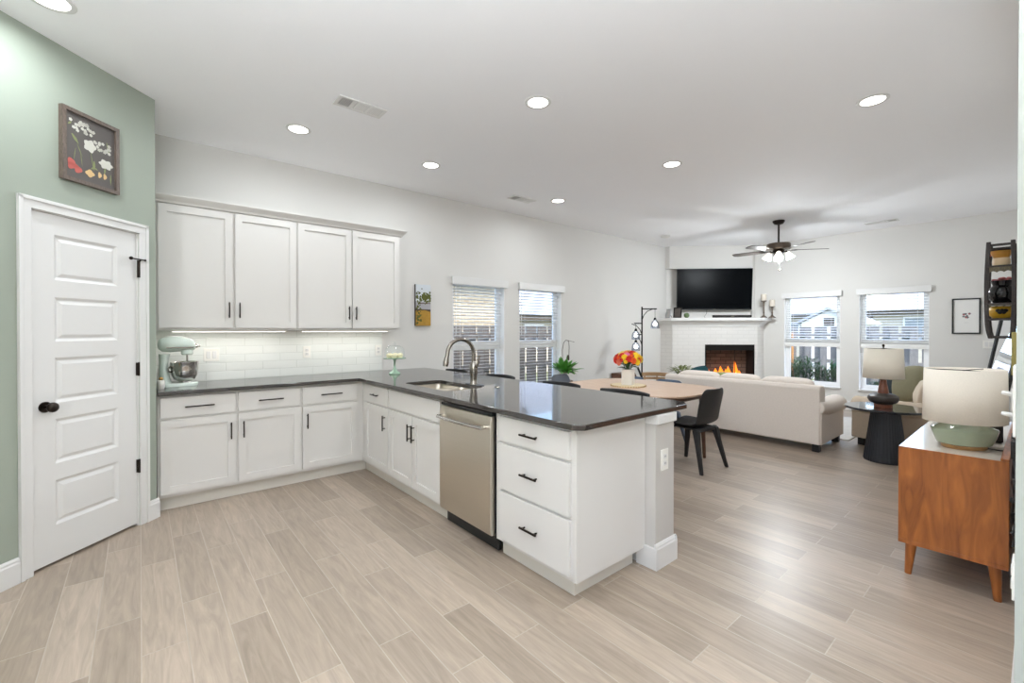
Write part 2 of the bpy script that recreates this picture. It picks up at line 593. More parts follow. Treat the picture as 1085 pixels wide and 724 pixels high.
for z in (.42, 1.10):
    mb = MB()
    mb.box(DS1 - .012, DS1 + .003, -.002, .014, z - .045, z + .045)
    mb.tube([(DS1 - .004, -.004, z - .048), (DS1 - .004, -.004, z + .048)], .006, 10)
    mb.build('door_hinge', M_BRONZE, door)
mb = MB()
mb.box(DS1 - .012, DS1 + .004, -.012, .0, 1.74, 1.86)
mb.tube([(DS1 - .075, -.022, 1.865), (DS1 + .03, -.022, 1.865)], .005, 8)
mb.ball((DS1 - .075, -.022, 1.865), .012)
mb.ball((DS1 + .03, -.022, 1.865), .008)
mb.tube([(DS1 - .004, -.022, 1.865), (DS1 - .004, -.006, 1.845)], .006, 8)
mb.build('door_latch', M_BRONZE, door)

# ------------------------------------------------------------------ windows
def window(idx, M, w, z0, z1, meet):
    """local: x across the opening, y outwards, wall face at y=0"""
    o = bpy.data.objects.new('window_%d' % idx, None)
    COL.objects.link(o)
    o.matrix_world = M
    struct(o)
    f = MB()
    t = .045
    f.box(0, t, .095, .139, z0, z1)
    f.box(w - t, w, .095, .139, z0, z1)
    f.box(t, w - t, .095, .139, z1 - t, z1)
    f.box(t, w - t, .095, .139, z0, z0 + t)
    f.box(t, w - t, .098, .135, meet - .03, meet + .03)
    for a, b in ((z0 + t, meet - .03), (meet + .03, z1 - t)):
        f.box(t, t + .03, .100, .130, a, b)
        f.box(w - t - .03, w - t, .100, .130, a, b)
        f.box(t + .03, w - t - .03, .100, .130, b - .03, b)
        f.box(t + .03, w - t - .03, .100, .130, a, a + .03)
    f.build('window_frame', M_VINYL, o, smooth=0)
    f = MB()
    f.box(.0005, .006, .001, .095, z0 + .003, z1 - .006)
    f.box(w - .006, w - .0005, .001, .095, z0 + .003, z1 - .006)
    f.box(.0005, w - .0005, .001, .095, z1 - .006, z1 - .0005)
    f.build('jamb_liner', M_VINYL, o, smooth=0)
    for a, b in ((z0 + t + .03, meet - .06), (meet + .06, z1 - t - .03)):
        one((t + .03, w - t - .03, .114, .117, a, b)).build('pane', M_GLASS, o, smooth=0)
    one((-.012, w + .012, -.03, .095, z0 - .022, z0 + .003)).build('window_sill', M_TRIM, o, bevel=.004)
    return o
for i, (a, b) in enumerate(BACKWIN):
    window(i + 1, rot_m((a, YB, 0)), b - a, WZ0, WZ1, 1.165)
for i, (a, b) in enumerate(FARWIN):
    window(i + 3, rot_m((XR, b, 0), -PI / 2), b - a, WZ0, WZ1, 1.165)
# unseen window added in the left wall for daylight on the cabinet fronts
window(5, rot_m((LX, LD[0], 0), PI / 2), LD[1] - LD[0], LD[2], LD[3], 1.5)

def blind(M, w, label, ztop, zbot, tilt, group):
    o = thing('window_blind', label, 'window blind', (0, 0, 0), 0, group)
    o.matrix_world = M
    v = MB()
    v.box(-.03, w + .03, -.055, -.035, ztop - .095, ztop + .005)
    v.box(-.03, -.018, -.035, -.002, ztop - .095, ztop + .005)
    v.box(w + .018, w + .03, -.035, -.002, ztop - .095, ztop + .005)
    v.build('valance', M_TRIM, o, bevel=.003)
    s = MB()
    z = ztop - .10
    c, sn = math.cos(tilt) * .025, math.sin(tilt) * .025
    while z > zbot + .05:
        s.loft([[(.012, .066 - c, z - sn), (.012, .066 + c, z + sn), (.012, .066 + c, z + sn + .0036), (.012, .066 - c, z - sn + .0036)],
                [(w - .012, .066 - c, z - sn), (w - .012, .066 + c, z + sn), (w - .012, .066 + c, z + sn + .003), (w - .012, .066 - c, z - sn + .003)]])
        z -= .044
    s.build('slats', M_SLAT, o, smooth=0)
    # stacked slats resting on the bottom rail of a raised blind
    b = MB()
    if zbot > .8:
        b.box(.008, w - .008, .036, .092, zbot, zbot + .075)
    else:
        b.box(.01, w - .01, .040, .090, zbot, zbot + .02)
    b.build('bottom_rail', M_SLAT, o, bevel=.003)
    for x in (.14, w - .14):
        MB().tube([(x, .039, ztop - .08), (x, .039, zbot + .02)], .0022, 5).build('ladder_cord', M_SLAT, o)
    k = MB()
    k.tube([(.06, .02, ztop - .06), (.06, .018, ztop - .75)], .004, 6)
    k.build('tilt_wand', M_SLAT, o)
    return o
GB = 'white slatted window blinds'
blind(rot_m((BACKWIN[0][0], YB, 0)), BACKWIN[0][1] - BACKWIN[0][0], 'fully lowered white slatted blind on the window directly behind the faucet', 2.06, .40, R(-7), GB)
blind(rot_m((BACKWIN[1][0], YB, 0)), BACKWIN[1][1] - BACKWIN[1][0], 'fully lowered white slatted blind on the window left of the potted orchid', 2.06, .40, R(-7), GB)
blind(rot_m((XR, FARWIN[0][1], 0), -PI / 2), FARWIN[0][1] - FARWIN[0][0], 'half raised white blind on the window beside the fireplace above leafy planter', 2.065, 1.075, R(9), GB)
blind(rot_m((XR, FARWIN[1][1], 0), -PI / 2), FARWIN[1][1] - FARWIN[1][0], 'half raised white blind on the window behind the cream shaded table lamp', 2.065, 1.075, R(9), GB)

# ------------------------------------------------------------------ kitchen cabinets
def shaker(mb, x0, x1, z0, z1, yf=-.02, yb=0, rail=.057):
    mb.box(x0, x0 + rail, yf, yb, z0, z1)
    mb.box(x1 - rail, x1, yf, yb, z0, z1)
    mb.box(x0 + rail, x1 - rail, yf, yb, z1 - rail, z1)
    mb.box(x0 + rail, x1 - rail, yf, yb, z0, z0 + rail)
    mb.box(x0 + rail, x1 - rail, yf + .012, yb, z0 + rail, z1 - rail)
def pull(parent, x, z, vertical, length=.135, yf=-.02):
    mb = MB()
    h = length / 2
    if vertical:
        mb.box(x - .005, x + .005, yf - .032, yf - .022, z - h, z + h)
        for s in (-1, 1):
            mb.box(x - .004, x + .004, yf - .023, yf, z + s * (h - .02) - .004, z + s * (h - .02) + .004)
    else:
        mb.box(x - h, x + h, yf - .032, yf - .022, z - .005, z + .005)
        for s in (-1, 1):
            mb.box(x + s * (h - .02) - .004, x + s * (h - .02) + .004, yf - .023, yf, z - .004, z + .004)
    return mb.build('handle', M_BRONZE, parent, bevel=.0015)
def add_door(root, x0, x1, z0, z1, hx=None, hz=None):
    mb = MB()
    shaker(mb, x0, x1, z0, z1)
    d = mb.build('door', M_CAB, root, smooth=0)
    if hx is not None:
        pull(d, hx, hz, True)
    return d
def add_drawer(root, x0, x1, z0, z1, handle=True, name='drawer', hl=.135):
    d = MB().box(x0, x1, -.02, 0, z0, z1).build(name, M_CAB, root, bevel=.002)
    if handle:
        pull(d, (x0 + x1) / 2, (z0 + z1) / 2, False, hl)
    return d
def base_body(root, w, depth=.6, toe=.052, side_toe=False):
    MB().box(0, w, 0, depth, .105, .883).build('cabinet_body', M_CABGAP if False else M_CAB, root, smooth=0)
    MB().box(0, w - (toe if side_toe else 0), toe, depth - .02, 0, .105).build('toe_kick', M_TOE, root, smooth=0)
BF = 4.24
DZ0, DZ1, WZa, WZb = .130, .690, .708, .862
ca = thing('base_cabinet', 'white two door base cabinet under the stand mixer, against the sage wall', 'cabinet', (.096, BF, 0), 0, 'white base cabinets')
base_body(ca, 1.004, .615)
add_drawer(ca, .018, .503, WZa, WZb, hl=.19)
add_drawer(ca, .521, .996, WZa, WZb, hl=.19)
add_door(ca, .018, .503, DZ0, DZ1, .503 - .035, DZ1 - .13)
add_door(ca, .521, .996, DZ0, DZ1, .521 + .035, DZ1 - .13)
cb = thing('base_cabinet', 'white single door base cabinet at the inside corner of the counter', 'cabinet', (1.1, BF, 0), 0, 'white base cabinets')
base_body(cb, .56, .615)
MB().box(.56, .611, .052, .11, 0, .105).build('toe_return', M_TOE, cb, smooth=0)
add_drawer(cb, .010, .500, WZa, WZb, hl=.19)
add_door(cb, .010, .500, DZ0, DZ1, .010 + .035, DZ1 - .13)
PX = 1.66
PR = -PI / 2
cc = thing('base_cabinet', 'narrow white base cabinet with one drawer, left of the sink cabinet', 'cabinet', (PX, BF - .002, 0), PR, 'white base cabinets')
base_body(cc, .628, .58)
MB().box(-.052, 0, .053, .10, 0, .105).build('toe_return', M_TOE, cc, smooth=0)
add_drawer(cc, .10, .618, WZa, WZb)
add_door(cc, .10, .618, DZ0, DZ1, .618 - .06, DZ1 - .13)
cd = thing('base_cabinet', 'white sink base cabinet with plain false front over paired doors', 'cabinet', (PX, 3.608, 0), PR, 'white base cabinets')
# open-topped carcass so the bowls hang inside
mb = MB()
mb.box(0, .858, 0, .02, .105, .883)
mb.box(0, .018, .02, .58, .105, .883)
mb.box(.840, .858, .02, .58, .105, .883)
mb.box(.018, .840, .562, .58, .105, .883)
mb.box(.018, .840, .02, .562, .105, .125)
mb.build('cabinet_body', M_CAB, cd, smooth=0)
MB().box(0, .858, .052, .56, 0, .105).build('toe_kick', M_TOE, cd, smooth=0)
add_drawer(cd, .010, .848, WZa, WZb, False, 'false_front')
add_door(cd, .010, .425, DZ0, DZ1, .425 - .03, DZ1 - .13)
add_door(cd, .433, .848, DZ0, DZ1, .433 + .03, DZ1 - .13)
# dishwasher
dw = thing('dishwasher', 'stainless steel dishwasher with curved bar handle between white cabinets', 'dishwasher', (PX, 2.748, 0), PR)
MB().box(.006, .612, .0, .56, .10, .868).build('tub', M_BLACKP, dw, smooth=0)
mb = MB()
prof = [(-.028, .118), (-.034, .14), (-.036, .45), (-.034, .80), (-.024, .842), (0, .846), (0, .112)]
mb.prism_x(prof, .012, .606)
mb.build('door_panel', M_STEEL, dw, bevel=.002)
MB().box(.012, .606, -.020, .0, .848, .866).build('control_strip', M_BLACKS, dw, smooth=0)
MB().box(.012, .606, .03, .05, .012, .11).build('kick_plate', M_BLACKP, dw, smooth=0)
mb = MB()
pts = []
for i in range(13):
    t = i / 12
    pts.append((.05 + .518 * t, -.075 - .016 * math.sin(PI * t), .775))
mb.tube(pts, .0125, 12)
for x in (.062, .556):
    mb.tube([(x, -.030, .775), (x, -.076, .775)], .012, 10)
mb.build('handle', M_CHROME, dw)
# drawers at the end of the peninsula
ce = thing('base_cabinet', 'white three drawer base cabinet at the end of the peninsula', 'cabinet', (PX, 2.124, 0), PR, 'white base cabinets')
base_body(ce, .636, .58, side_toe=True)
add_drawer(ce, .045, .612, WZa + .01, WZb)
add_drawer(ce, .045, .612, .432, .700)
add_drawer(ce, .045, .612, .130, .414)
mb = MB()
mb.box(.636, .646, 0, .594, .105, .883)
mb.build('end_panel', M_CAB, ce, bevel=.001)
# half wall carrying the overhang
HW = (2.258, 2.452)
struct(MB().box(HW[0], HW[1], 1.412, YB, 0, .83).build('wall_peninsula', mat('greige_paint', (198, 194, 189), .7), smooth=0))
mb = MB()
mb.box(HW[0] - .002, HW[1] + .012, 1.398, YB, .83, .884)
struct(mb.build('trim_1', M_TRIM, bevel=.004))
baseboard('baseboard_peninsula_side', rot_m((HW[1], 0, 0), PI / 2), 1.396, YB, .145)
baseboard('baseboard_peninsula_end', rot_m((0, 1.412, 0)), HW[0] - .014, HW[1] + .016, .145)
MB().box(HW[0] - .016, HW[0], 1.396, 1.53, 0, .12).build('baseboard_peninsula_return', M_TRIM, smooth=0, kind='structure')

# countertop with sink cut-out
def rounded(x0, x1, y0, y1, r, n=6):
    pts = []
    for cx, cy_, a in ((x1 - r, y1 - r, 0), (x0 + r, y1 - r, 90), (x0 + r, y0 + r, 180), (x1 - r, y0 + r, 270)):
        for i in range(n + 1):
            t = R(a + 90 * i / n)
            pts.append((cx + r * math.cos(t), cy_ + r * math.sin(t)))
    return pts
SKX0, SKX1, SKY0, SKY1 = 1.755, 2.115, 2.86, 3.56
def slab_with_hole(outer, hole, z0, z1):
    bm = bmesh.new()
    es = []
    for loop in (outer, hole):
        vs = [bm.verts.new((x, y, z0)) for x, y in loop]
        es += [bm.edges.new((vs[i], vs[(i + 1) % len(vs)])) for i in range(len(vs))]
    bmesh.ops.triangle_fill(bm, use_beauty=True, use_dissolve=False, edges=es)
    ex = bmesh.ops.extrude_face_region(bm, geom=list(bm.faces))
    for v in [g for g in ex['geom'] if isinstance(g, bmesh.types.BMVert)]:
        v.co.z = z1
    return bm
outer = [(.096, 4.175), (1.585, 4.175), (1.60, 4.160), (1.60, 1.455), (1.645, 1.41), (2.60, 1.41), (2.68, 1.47), (2.68, 4.858), (.096, 4.858)]
mb = MB()
mb.bm.free()
mb.bm = slab_with_hole(outer, rounded(SKX0, SKX1, SKY0, SKY1, .06), .884, .914)
tag(mb.build('countertop', M_STONE, bevel=.004, smooth=30), 'polished black stone countertop wrapping the kitchen corner and peninsula', 'countertop')

# sink: two undermount bowls
sk = thing('kitchen_sink', 'stainless double bowl sink set under the black peninsula counter', 'sink', (0, 0, 0))
def bowl(y0, y1):
    mb = MB()
    x0, x1 = SKX0 - .012, SKX1 + .012
    rings = []
    for z, ins in ((.8838, 0), (.87, .002), (.72, .018), (.70, .045)):
        rings.append([(x, y, z) for x, y in rounded(x0 + ins, x1 - ins, y0 + ins, y1 - ins, .055)])
    mb.loft(rings, cap=False)
    mb.face(rings[-1])
    return mb.build('bowl', M_STEEL, sk, solid=.0015)
bowl(SKY0 - .010, 3.19)
bowl(3.205, SKY1 + .010)
MB().box(SKX0 - .01, SKX1 + .01, 3.186, 3.209, .80, .872).build('divider', M_STEEL, sk, bevel=.004)
for y in (3.02, 3.38):
    MB().lathe([(.001, 0), (.04, 0), (.043, .004), (.03, .005), (.028, .001), (.001, .001)], (1.935, y, .7005)).build('drain', M_CHROME, sk)
# faucet
FX, FY = 2.15, 3.065
fa = thing('kitchen_faucet', 'brushed nickel gooseneck faucet behind the sink on the peninsula', 'faucet', (FX, FY, .9142))
mb = MB()
mb.lathe([(.001, 0), (.034, 0), (.034, .006), (.028, .016), (.027, .05), (.032, .10), (.037, .135), (.031, .17), (.021, .185), (.017, .2), (.001, .2)])
mb.build('body', M_NICKEL, fa)
mb = MB()
pts = [(0, 0, .19), (0, 0, .25)]
for i in range(13):
    a = PI * i / 12
    pts.append((-.128 + .128 * math.cos(a), 0, .265 + .118 * math.sin(a)))
pts += [(-.262, .0, .235)]
mb.tube(pts, [.0165] * len(pts), 12)
mb.build('spout', M_NICKEL, fa)
mb = MB()
mb.tube([(-.262, 0, .242), (-.270, 0, .20), (-.276, 0, .168)], [.0175, .024, .020], 14)
mb.build('spray_head', M_NICKEL, fa)
mb = MB()
mb.tube([(0, -.02, .15), (.004, -.055, .165)], .014, 12)
mb.tube([(.004, -.05, .163), (.008, -.06, .20), (.012, -.068, .25)], [.010, .009, .006], 10)
mb.build('lever', M_NICKEL, fa)
mb = MB()
mb.prism(rounded(-.032, .032, -.13, .10, .03), -.0002, .004)
mb.build('deck_plate', M_BLACKM, fa, bevel=.001)
mb = MB().lathe([(.001, 0), (.02, 0), (.02, .004), (.014, .010), (.001, .011)], (2.205, 2.815, .9142))
tag(mb.build('disposal_button', M_NICKEL), 'small round nickel button on the counter right of the faucet', 'button')

# wall cabinets
UF = 4.54
uz0, uz1 = 1.372, 2.43
def wall_cab(x0, w, doors, label):
    o = thing('wall_cabinet', label, 'cabinet', (x0, UF + .02, 0), 0, 'white wall cabinets')
    MB().box(0, w, 0, YB - UF - .022, uz0, uz1).build('cabinet_body', M_CAB, o, smooth=0)
    for (a, b, hx) in doors:
        add_door(o, a, b, 1.392, 2.392, hx, 1.392 + .155)
    return o
wall_cab(.096, 1.052, [(.018, .530, .500), (.548, 1.044, .578)], 'white two door wall cabinet over the mixer, next to the sage wall')
wall_cab(1.150, 1.058, [(.008, .514, .484), (.526, 1.040, .556)], 'white two door wall cabinet at the open right end of the row')
mb = MB()
pr = [(0, 0), (-.020, .0), (-.026, .012), (-.032, .02), (-.052, .048), (-.060, .056), (-.060, .066), (0, .066)]
rings = []
x0, x1, yf, yb = .096, 2.208, UF + .02, YB - .002
for d, z in [(0.0, .0), (.022, .0), (.030, .015), (.055, .045), (.062, .055), (.062, .068), (0, .068)]:
    rings.append([(x0, yf - d, 2.405 + z), (x1 + d, yf - d, 2.405 + z), (x1 + d, yb, 2.405 + z), (x0, yb, 2.405 + z)])
mb.loft(rings)
tag(mb.build('crown_moulding', M_CAB, smooth=0), 'white crown moulding along the top of the wall cabinets', 'moulding')
# tile backsplash
MB().box(CX0 + .001, 2.13, YB - .010, YB, .914, 1.372).build('wall_backsplash', M_SUBWAY, smooth=0, kind='structure')
# under cabinet lights
for i, (x0, x1, lab) in enumerate(((.20, 1.08, 'slim white light bar under the wall cabinet above the mixer'), (1.22, 2.12, 'slim white light bar under the wall cabinet nearest the cake stand'))):
    o = thing('under_cabinet_light', lab, 'light', (0, 0, 0), 0, 'under cabinet light bars')
    MB().box(x0, x1, YB - .20, YB - .17, 1.360, 1.3715).build('housing', M_PLATE, o, bevel=.002)
    MB().box(x0 + .01, x1 - .01, YB - .196, YB - .174, 1.3575, 1.3605).build('diffuser', M_LED, o, smooth=0)
    area('strip_lamp', o, ((x0 + x1) / 2, YB - .185, 1.356), UNDER_W, x1 - x0 - .02, .02, shape='RECTANGLE', col=(1, .97, .92))

# outlets and switches
def plate(M, label, w, h, kind='outlet', n=1, plug=False, group='wall plates'):
    o = thing('wall_outlet' if kind == 'outlet' else 'light_switch', label, kind, (0, 0, 0), 0, group)
    o.matrix_world = M
    MB().box(-w / 2, w / 2, -.006, 0, -h / 2, h / 2).build('cover_plate', M_PLATE, o, bevel=.002)
    for k in range(n):
        cx = (k - (n - 1) / 2) * .046
        mb = MB()
        if kind == 'outlet':
            for dz in (-.02, .02):
                r_ = MB().box(cx - .016, cx + .016, -.009, -.005, dz - .014, dz + .014).build('receptacle', M_TRIM, o, bevel=.002)
                for dx in (-.006, .006):
                    MB().box(cx + dx - .0012, cx + dx + .0012, -.0095, -.0088, dz - .004, dz + .006).build('slot', M_BLACKP, r_, smooth=0)
        else:
            mb.box(cx - .016, cx + .016, -.010, -.005, -.033, .033)
            mb.build('rocker', M_TRIM, o, bevel=.002)
    return o
yT = YB - .0101
plate(rot_m((.50, yT, 1.148)), 'white double wall plate on the tile right of the mixer', .118, .118, 'switch', 2)
plate(rot_m((1.317, yT, 1.148)), 'white outlet plate on the tile midway along the backsplash', .074, .118)
plate(rot_m((2.085, yT, 1.145)), 'white outlet plate at the end of the tile behind the cake stand', .074, .118)
plate(rot_m((2.345, 1.4119, .616), 0), 'white outlet plate on the post at the end of the peninsula', .076, .122)
plate(rot_m((XR - .0001, .48, 1.17), -PI / 2), 'white double plate on the far wall below the black framed print', .118, .118, 'switch', 2)
sw = plate(rot_m((2.03, WY + .0001, 1.16), PI), 'white light switch seen edge on at the end of the near wall', .118, .21, 'switch', 1)
for k, z in enumerate((.01, -.055)):
    MB().tube([(-.045, -.004, z), (-.045, -.032, z + .006)], [.008, .006], 8).build('toggle', M_TRIM, sw)
plate(rot_m((2.035, WY + .0001, .62), PI), 'low white outlet plate on the near wall beside the loose cables', .074, .118)

# ------------------------------------------------------------------ ceiling fittings
def downlight(x, y, label):
    o = thing('recessed_light', label, 'ceiling light', (x, y, HC), 0, 'recessed ceiling lights')
    mb = MB()
    mb.lathe([(.074, -.0005), (.098, -.0005), (.098, -.004), (.090, -.008), (.074, -.006)], n=32, cap=False)
    mb.build('trim_ring', M_TRIM, o)
    MB().lathe([(.001, -.0045), (.0735, -.0045), (.0735, -.0015), (.001, -.0015)], n=32).build('lens', M_LENS, o)
    area('lamp', o, (0, 0, -.012), DOWN_W, .14, spread=172)
    return o
downlight(1.02, 3.985, 'lit recessed light nearest above the wall cabinets, left of the vent')
downlight(2.27, 3.985, 'lit recessed light above the right end of the wall cabinets')
downlight(4.15, 4.02, 'lit recessed light near the small vent above the back windows')
downlight(2.25, 2.385, 'large lit recessed light high over the middle of the peninsula')
downlight(4.12, 2.40, 'lit recessed light over the dining table')
downlight(4.10, .795, 'lit recessed light highest at the right, above the console')
downlight(-.34, 3.24, 'lit recessed light cut by the top edge above the pantry door')
for k, (x, y) in enumerate(((.6, 2.0), (.6, .3), (2.26, .795 - 0.2), (-.5, -1.2), (1.1, -1.2))):  # extra downlights added out of view to brighten the ceiling
    downlight(x, y, ['added recessed fill light overhead between pantry and camera', 'added recessed fill light right above the camera', 'added recessed fill light above the open floor before the console', 'added recessed fill light behind the camera on the left', 'added recessed fill light behind the camera on the right'][k])
def vent(x, y, rz, l, w, label):
    o = thing('ceiling_vent', label, 'vent', (x, y, HC), rz, 'ceiling vents')
    mb = MB()
    mb.box(-l / 2, l / 2, -w / 2, -w / 2 + .02, -.008, 0)
    mb.box(-l / 2, l / 2, w / 2 - .02, w / 2, -.008, 0)
    for x_ in (-l / 2, -l / 6 - .01, l / 6 - .01, l / 2 - .02):
        mb.box(x_, x_ + .02, -w / 2 + .02, w / 2 - .02, -.008, 0)
    mb.build('frame', M_TRIM, o)
    mb = MB()
    n = 24
    for i in range(n):
        xx = -l / 2 + .02 + (l - .04) * (i + .5) / n
        tl = .004 if i > n / 3 else -.004
        mb.loft([[(xx - .002 - tl, -w / 2 + .015, -.001), (xx + .002 - tl, -w / 2 + .015, -.001), (xx + .002 + tl, -w / 2 + .015, -.007), (xx - .002 + tl, -w / 2 + .015, -.007)],
                 [(xx - .002 - tl, w / 2 - .015, -.001), (xx + .002 - tl, w / 2 - .015, -.001), (xx + .002 + tl, w / 2 - .015, -.007), (xx - .002 + tl, w / 2 - .015, -.007)]])
    mb.build('louvres', M_TRIM, o, smooth=0)
    MB().box(-l / 2 + .01, l / 2 - .01, -w / 2 + .01, w / 2 - .01, -.0012, 0).build('duct', mat('duct_grey', (120, 120, 120), .8), o, smooth=0)
    return o
vent(1.275, 3.288, 0, .36, .16, 'white louvred vent nearest, between two recessed lights over the kitchen')
vent(3.748, 4.269, 0, .36, .16, 'small white louvred vent close above the left back window')
vent(8.779, 1.588, PI / 2, .40, .16, 'white louvred vent on the ceiling above the far right window')
o = thing('smoke_detector', 'flat white round detector on the ceiling near the far corner', 'smoke detector', (7.153, 4.29, HC))
MB().lathe([(.001, 0), (.085, 0), (.085, -.012), (.07, -.026), (.001, -.028)]).build('case', M_TRIM, o)
MB().lathe([(.045, -.0262), (.055, -.0262), (.055, -.030), (.045, -.030)], cap=False).build('grille', M_PLATE, o)

# two uplights added out of view behind the camera to brighten the ceiling
def fill_uplight(x, y, label):
    o = thing('added_uplight', label, 'lamp', (x, y, 0), 0, 'added ceiling fill uplights')
    MB().lathe([(.001, 0), (.15, 0), (.15, .015), (.14, .022), (.02, .03), (.001, .03)], n=32).build('base', M_BRONZE, o)
    MB().tube([(0, 0, .02), (0, 0, 1.52)], .012, 12).build('pole', M_BRONZE, o)
    MB().lathe([(.02, 1.50), (.10, 1.53), (.18, 1.60), (.184, 1.60), (.10, 1.522), (.02, 1.492)], n=36, cap=False).build('bowl', M_BRONZE, o)
    area('lamp', o, (0, 0, 1.57), FILL_UPLIGHT_W, .26, rot=(PI, 0, 0))
fill_uplight(-.85, .10, 'bronze uplight added for ceiling fill behind the camera nearer the left wall')
fill_uplight(-.25, -.20, 'bronze uplight added for ceiling fill right behind the camera')

# ceiling fan
FANX, FANY = 7.50, 2.586
fan = thing('ceiling_fan', 'brown five blade ceiling fan with four lit glass shades over the sofa', 'ceiling fan', (FANX, FANY, HC))
MB().lathe([(.001, 0), (.082, 0), (.082, -.02), (.06, -.05), (.02, -.062), (.001, -.062)]).build('canopy', M_BRONZE, fan)
MB().tube([(0, 0, -.05), (0, 0, -.35)], .0135, 12).build('downrod', M_BRONZE, fan)
MB().lathe([(.001, -.335), (.04, -.335), (.05, -.345), (.15, -.352), (.162, -.36), (.162, -.43), (.15, -.44), (.001, -.44)], n=36).build('motor', mat('fan_pewter', (104, 92, 82), .35, .8), fan)
M_FBLADE = wood('fan_blade_wood', (66, 60, 56), (92, 86, 80), .4, 8, (1, 5, 1))
for k in range(5):
    a = R(-52 + 72 * k)
    Mx = rot_m((0, 0, -.452), a, R(10))
    mb = MB(Mx)
    pts = [(.20, -.055), (.45, -.066), (.62, -.068), (.665, -.05), (.675, 0), (.665, .05), (.62, .068), (.45, .066), (.20, .055)]
    mb.prism(pts, -.004, .004)
    b = mb.build('blade', M_FBLADE, fan, bevel=.001)
    mb = MB(Mx)
    mb.box(.10, .25, -.018, .018, -.009, -.0045)
    mb.build('blade_iron', M_BRONZE, b, bevel=.001)
MB().lathe([(.001, -.44), (.07, -.44), (.08, -.455), (.08, -.49), (.05, -.51), (.001, -.512)]).build('light_kit', M_BRONZE, fan)
for k in range(4):
    a = R(20 + 90 * k)
    c, s = math.cos(a), math.sin(a)
    mb = MB()
    mb.tube([(.06 * c, .06 * s, -.48), (.10 * c, .10 * s, -.475), (.115 * c, .115 * s, -.50)], .011, 8)
    mb.build('arm', M_BRONZE, fan)
    Mx = Matrix.Translation((.115 * c, .115 * s, -.495)) @ Matrix.Rotation(a, 4, 'Z') @ Matrix.Rotation(R(-25), 4, 'Y')
    mb = MB(Mx)
    mb.lathe([(.022, 0), (.03, -.01), (.045, -.05), (.06, -.095), (.062, -.10)], n=20, cap=False)
    g = mb.build('shade', mat('frosted_glass', (246, 244, 238), .4, emit=(255, 246, 232), estr=2.2), fan, solid=.002)
    mb = MB(Mx)
    mb.ball((0, 0, -.06), .026)
    mb.build('bulb', M_BULB, g)
    p = Mx @ Vector((0, 0, -.115))
    point('lamp', fan, p, FAN_W, .03)
mb = MB()
mb.tube([(.03, 0, -.51), (.03, 0, -.74)], .0014, 5)
mb.ball((.03, 0, -.75), .010, .010, .014)
mb.build('pull_chain', M_NICKEL, fan)

# ------------------------------------------------------------------ on the kitchen counter
CT = .9142
# stand mixer, head to the right
mx = thing('stand_mixer', 'mint green stand mixer with steel bowl in the counter corner', 'mixer', (.247, 4.58, CT))
mx.scale = (.84, .9, .98)
mb = MB()
mb.loft([[(x, y, z) for x, y in [(px_ * k + .0, py_ * k) for px_, py_ in rounded(-.165, .155, -.105, .105, .09)]] for z, k in ((0, 1), (.018, 1), (.028, .93))])
mb.build('base', M_MINT, mx)
mb = MB()
rings = []
for z, x, rx, ry in ((.015, -.105, .055, .075), (.06, -.112, .045, .06), (.14, -.118, .036, .05), (.22, -.118, .036, .048), (.27, -.112, .045, .052)):
    rings.append([(x + rx * math.cos(k * 2 * PI / 20), ry * math.sin(k * 2 * PI / 20), z) for k in range(20)])
mb.loft(rings)
mb.build('column', M_MINT, mx)
mb = MB()
rings = []
for x, r, zc in ((-.165, .012, .345), (-.158, .04, .345), (-.13, .062, .344), (-.07, .071, .345), (0, .068, .347), (.06, .062, .343), (.105, .050, .338), (.128, .034, .334), (.134, .012, .332)):
    rings.append([(x, r * .92 * math.cos(k * 2 * PI / 20), zc + r * math.sin(k * 2 * PI / 20) * (1.0 if math.sin(k * 2 * PI / 20) > 0 else .88)) for k in range(20)])
mb.loft(rings)
mb.lathe([(.001, .30), (.045, .30), (.05, .27), (.04, .258), (.001, .256)], (.065, 0, 0))
mb.build('motor_head', M_MINT, mx)
mb = MB()
mb.prism_y([(-.10, .318), (.115, .318), (.118, .326), (-.10, .326)], -.066, .066)
mb.build('trim_band', M_NICKEL, mx)
mb = MB()
mb.tube([(.128, 0, .334), (.150, 0, .334)], .018, 14)
mb.tube([(.150, 0, .334), (.172, 0, .334)], .010, 12)
mb.build('hub_knob', M_CHROME, mx)
mb = MB()
mb.tube([(.065, 0, .26), (.065, 0, .20)], .008, 10)
mb.build('beater_shaft', M_CHROME, mx)
mb = MB()
mb.lathe([(.035, .035), (.055, .037), (.085, .055), (.105, .09), (.113, .14), (.115, .195), (.119, .2), (.115, .2005), (.111, .195), (.108, .14), (.10, .095), (.08, .062), (.05, .046), (.001, .044)], (.045, 0, 0), 36, cap=False)
mb.lathe([(.001, .027), (.05, .027), (.046, .036), (.001, .036)], (.045, 0, 0))
mb.build('bowl', M_CHROME, mx)
MB().tube([(-.062, -.03, .12), (-.085, -.05, .125), (-.088, -.055, .15), (-.066, -.03, .165)], .008, 8).build('bowl_handle', M_CHROME, mx)
mb = MB()
pts = [(-.12, .05, .22), (-.15, .09, .16), (-.16, .14, .06), (-.15, .20, .010), (-.1, .25, .008)]
mb.tube(pts, .0035, 6)
mb.build('power_cord', M_PLATE, mx)
o = thing('spoon_rest', 'small cream and gold dish at the wall left of the mixer', 'dish', (.125, 4.40, CT))
MB().lathe([(.001, 0), (.02, 0), (.026, .03), (.024, .06), (.018, .068), (.001, .07)], n=20).build('pot', M_WHITEC, o)
MB().ball((0, 0, .08), .014).build('finial', mat('gold_leaf', (190, 150, 90), .4, .6), o)

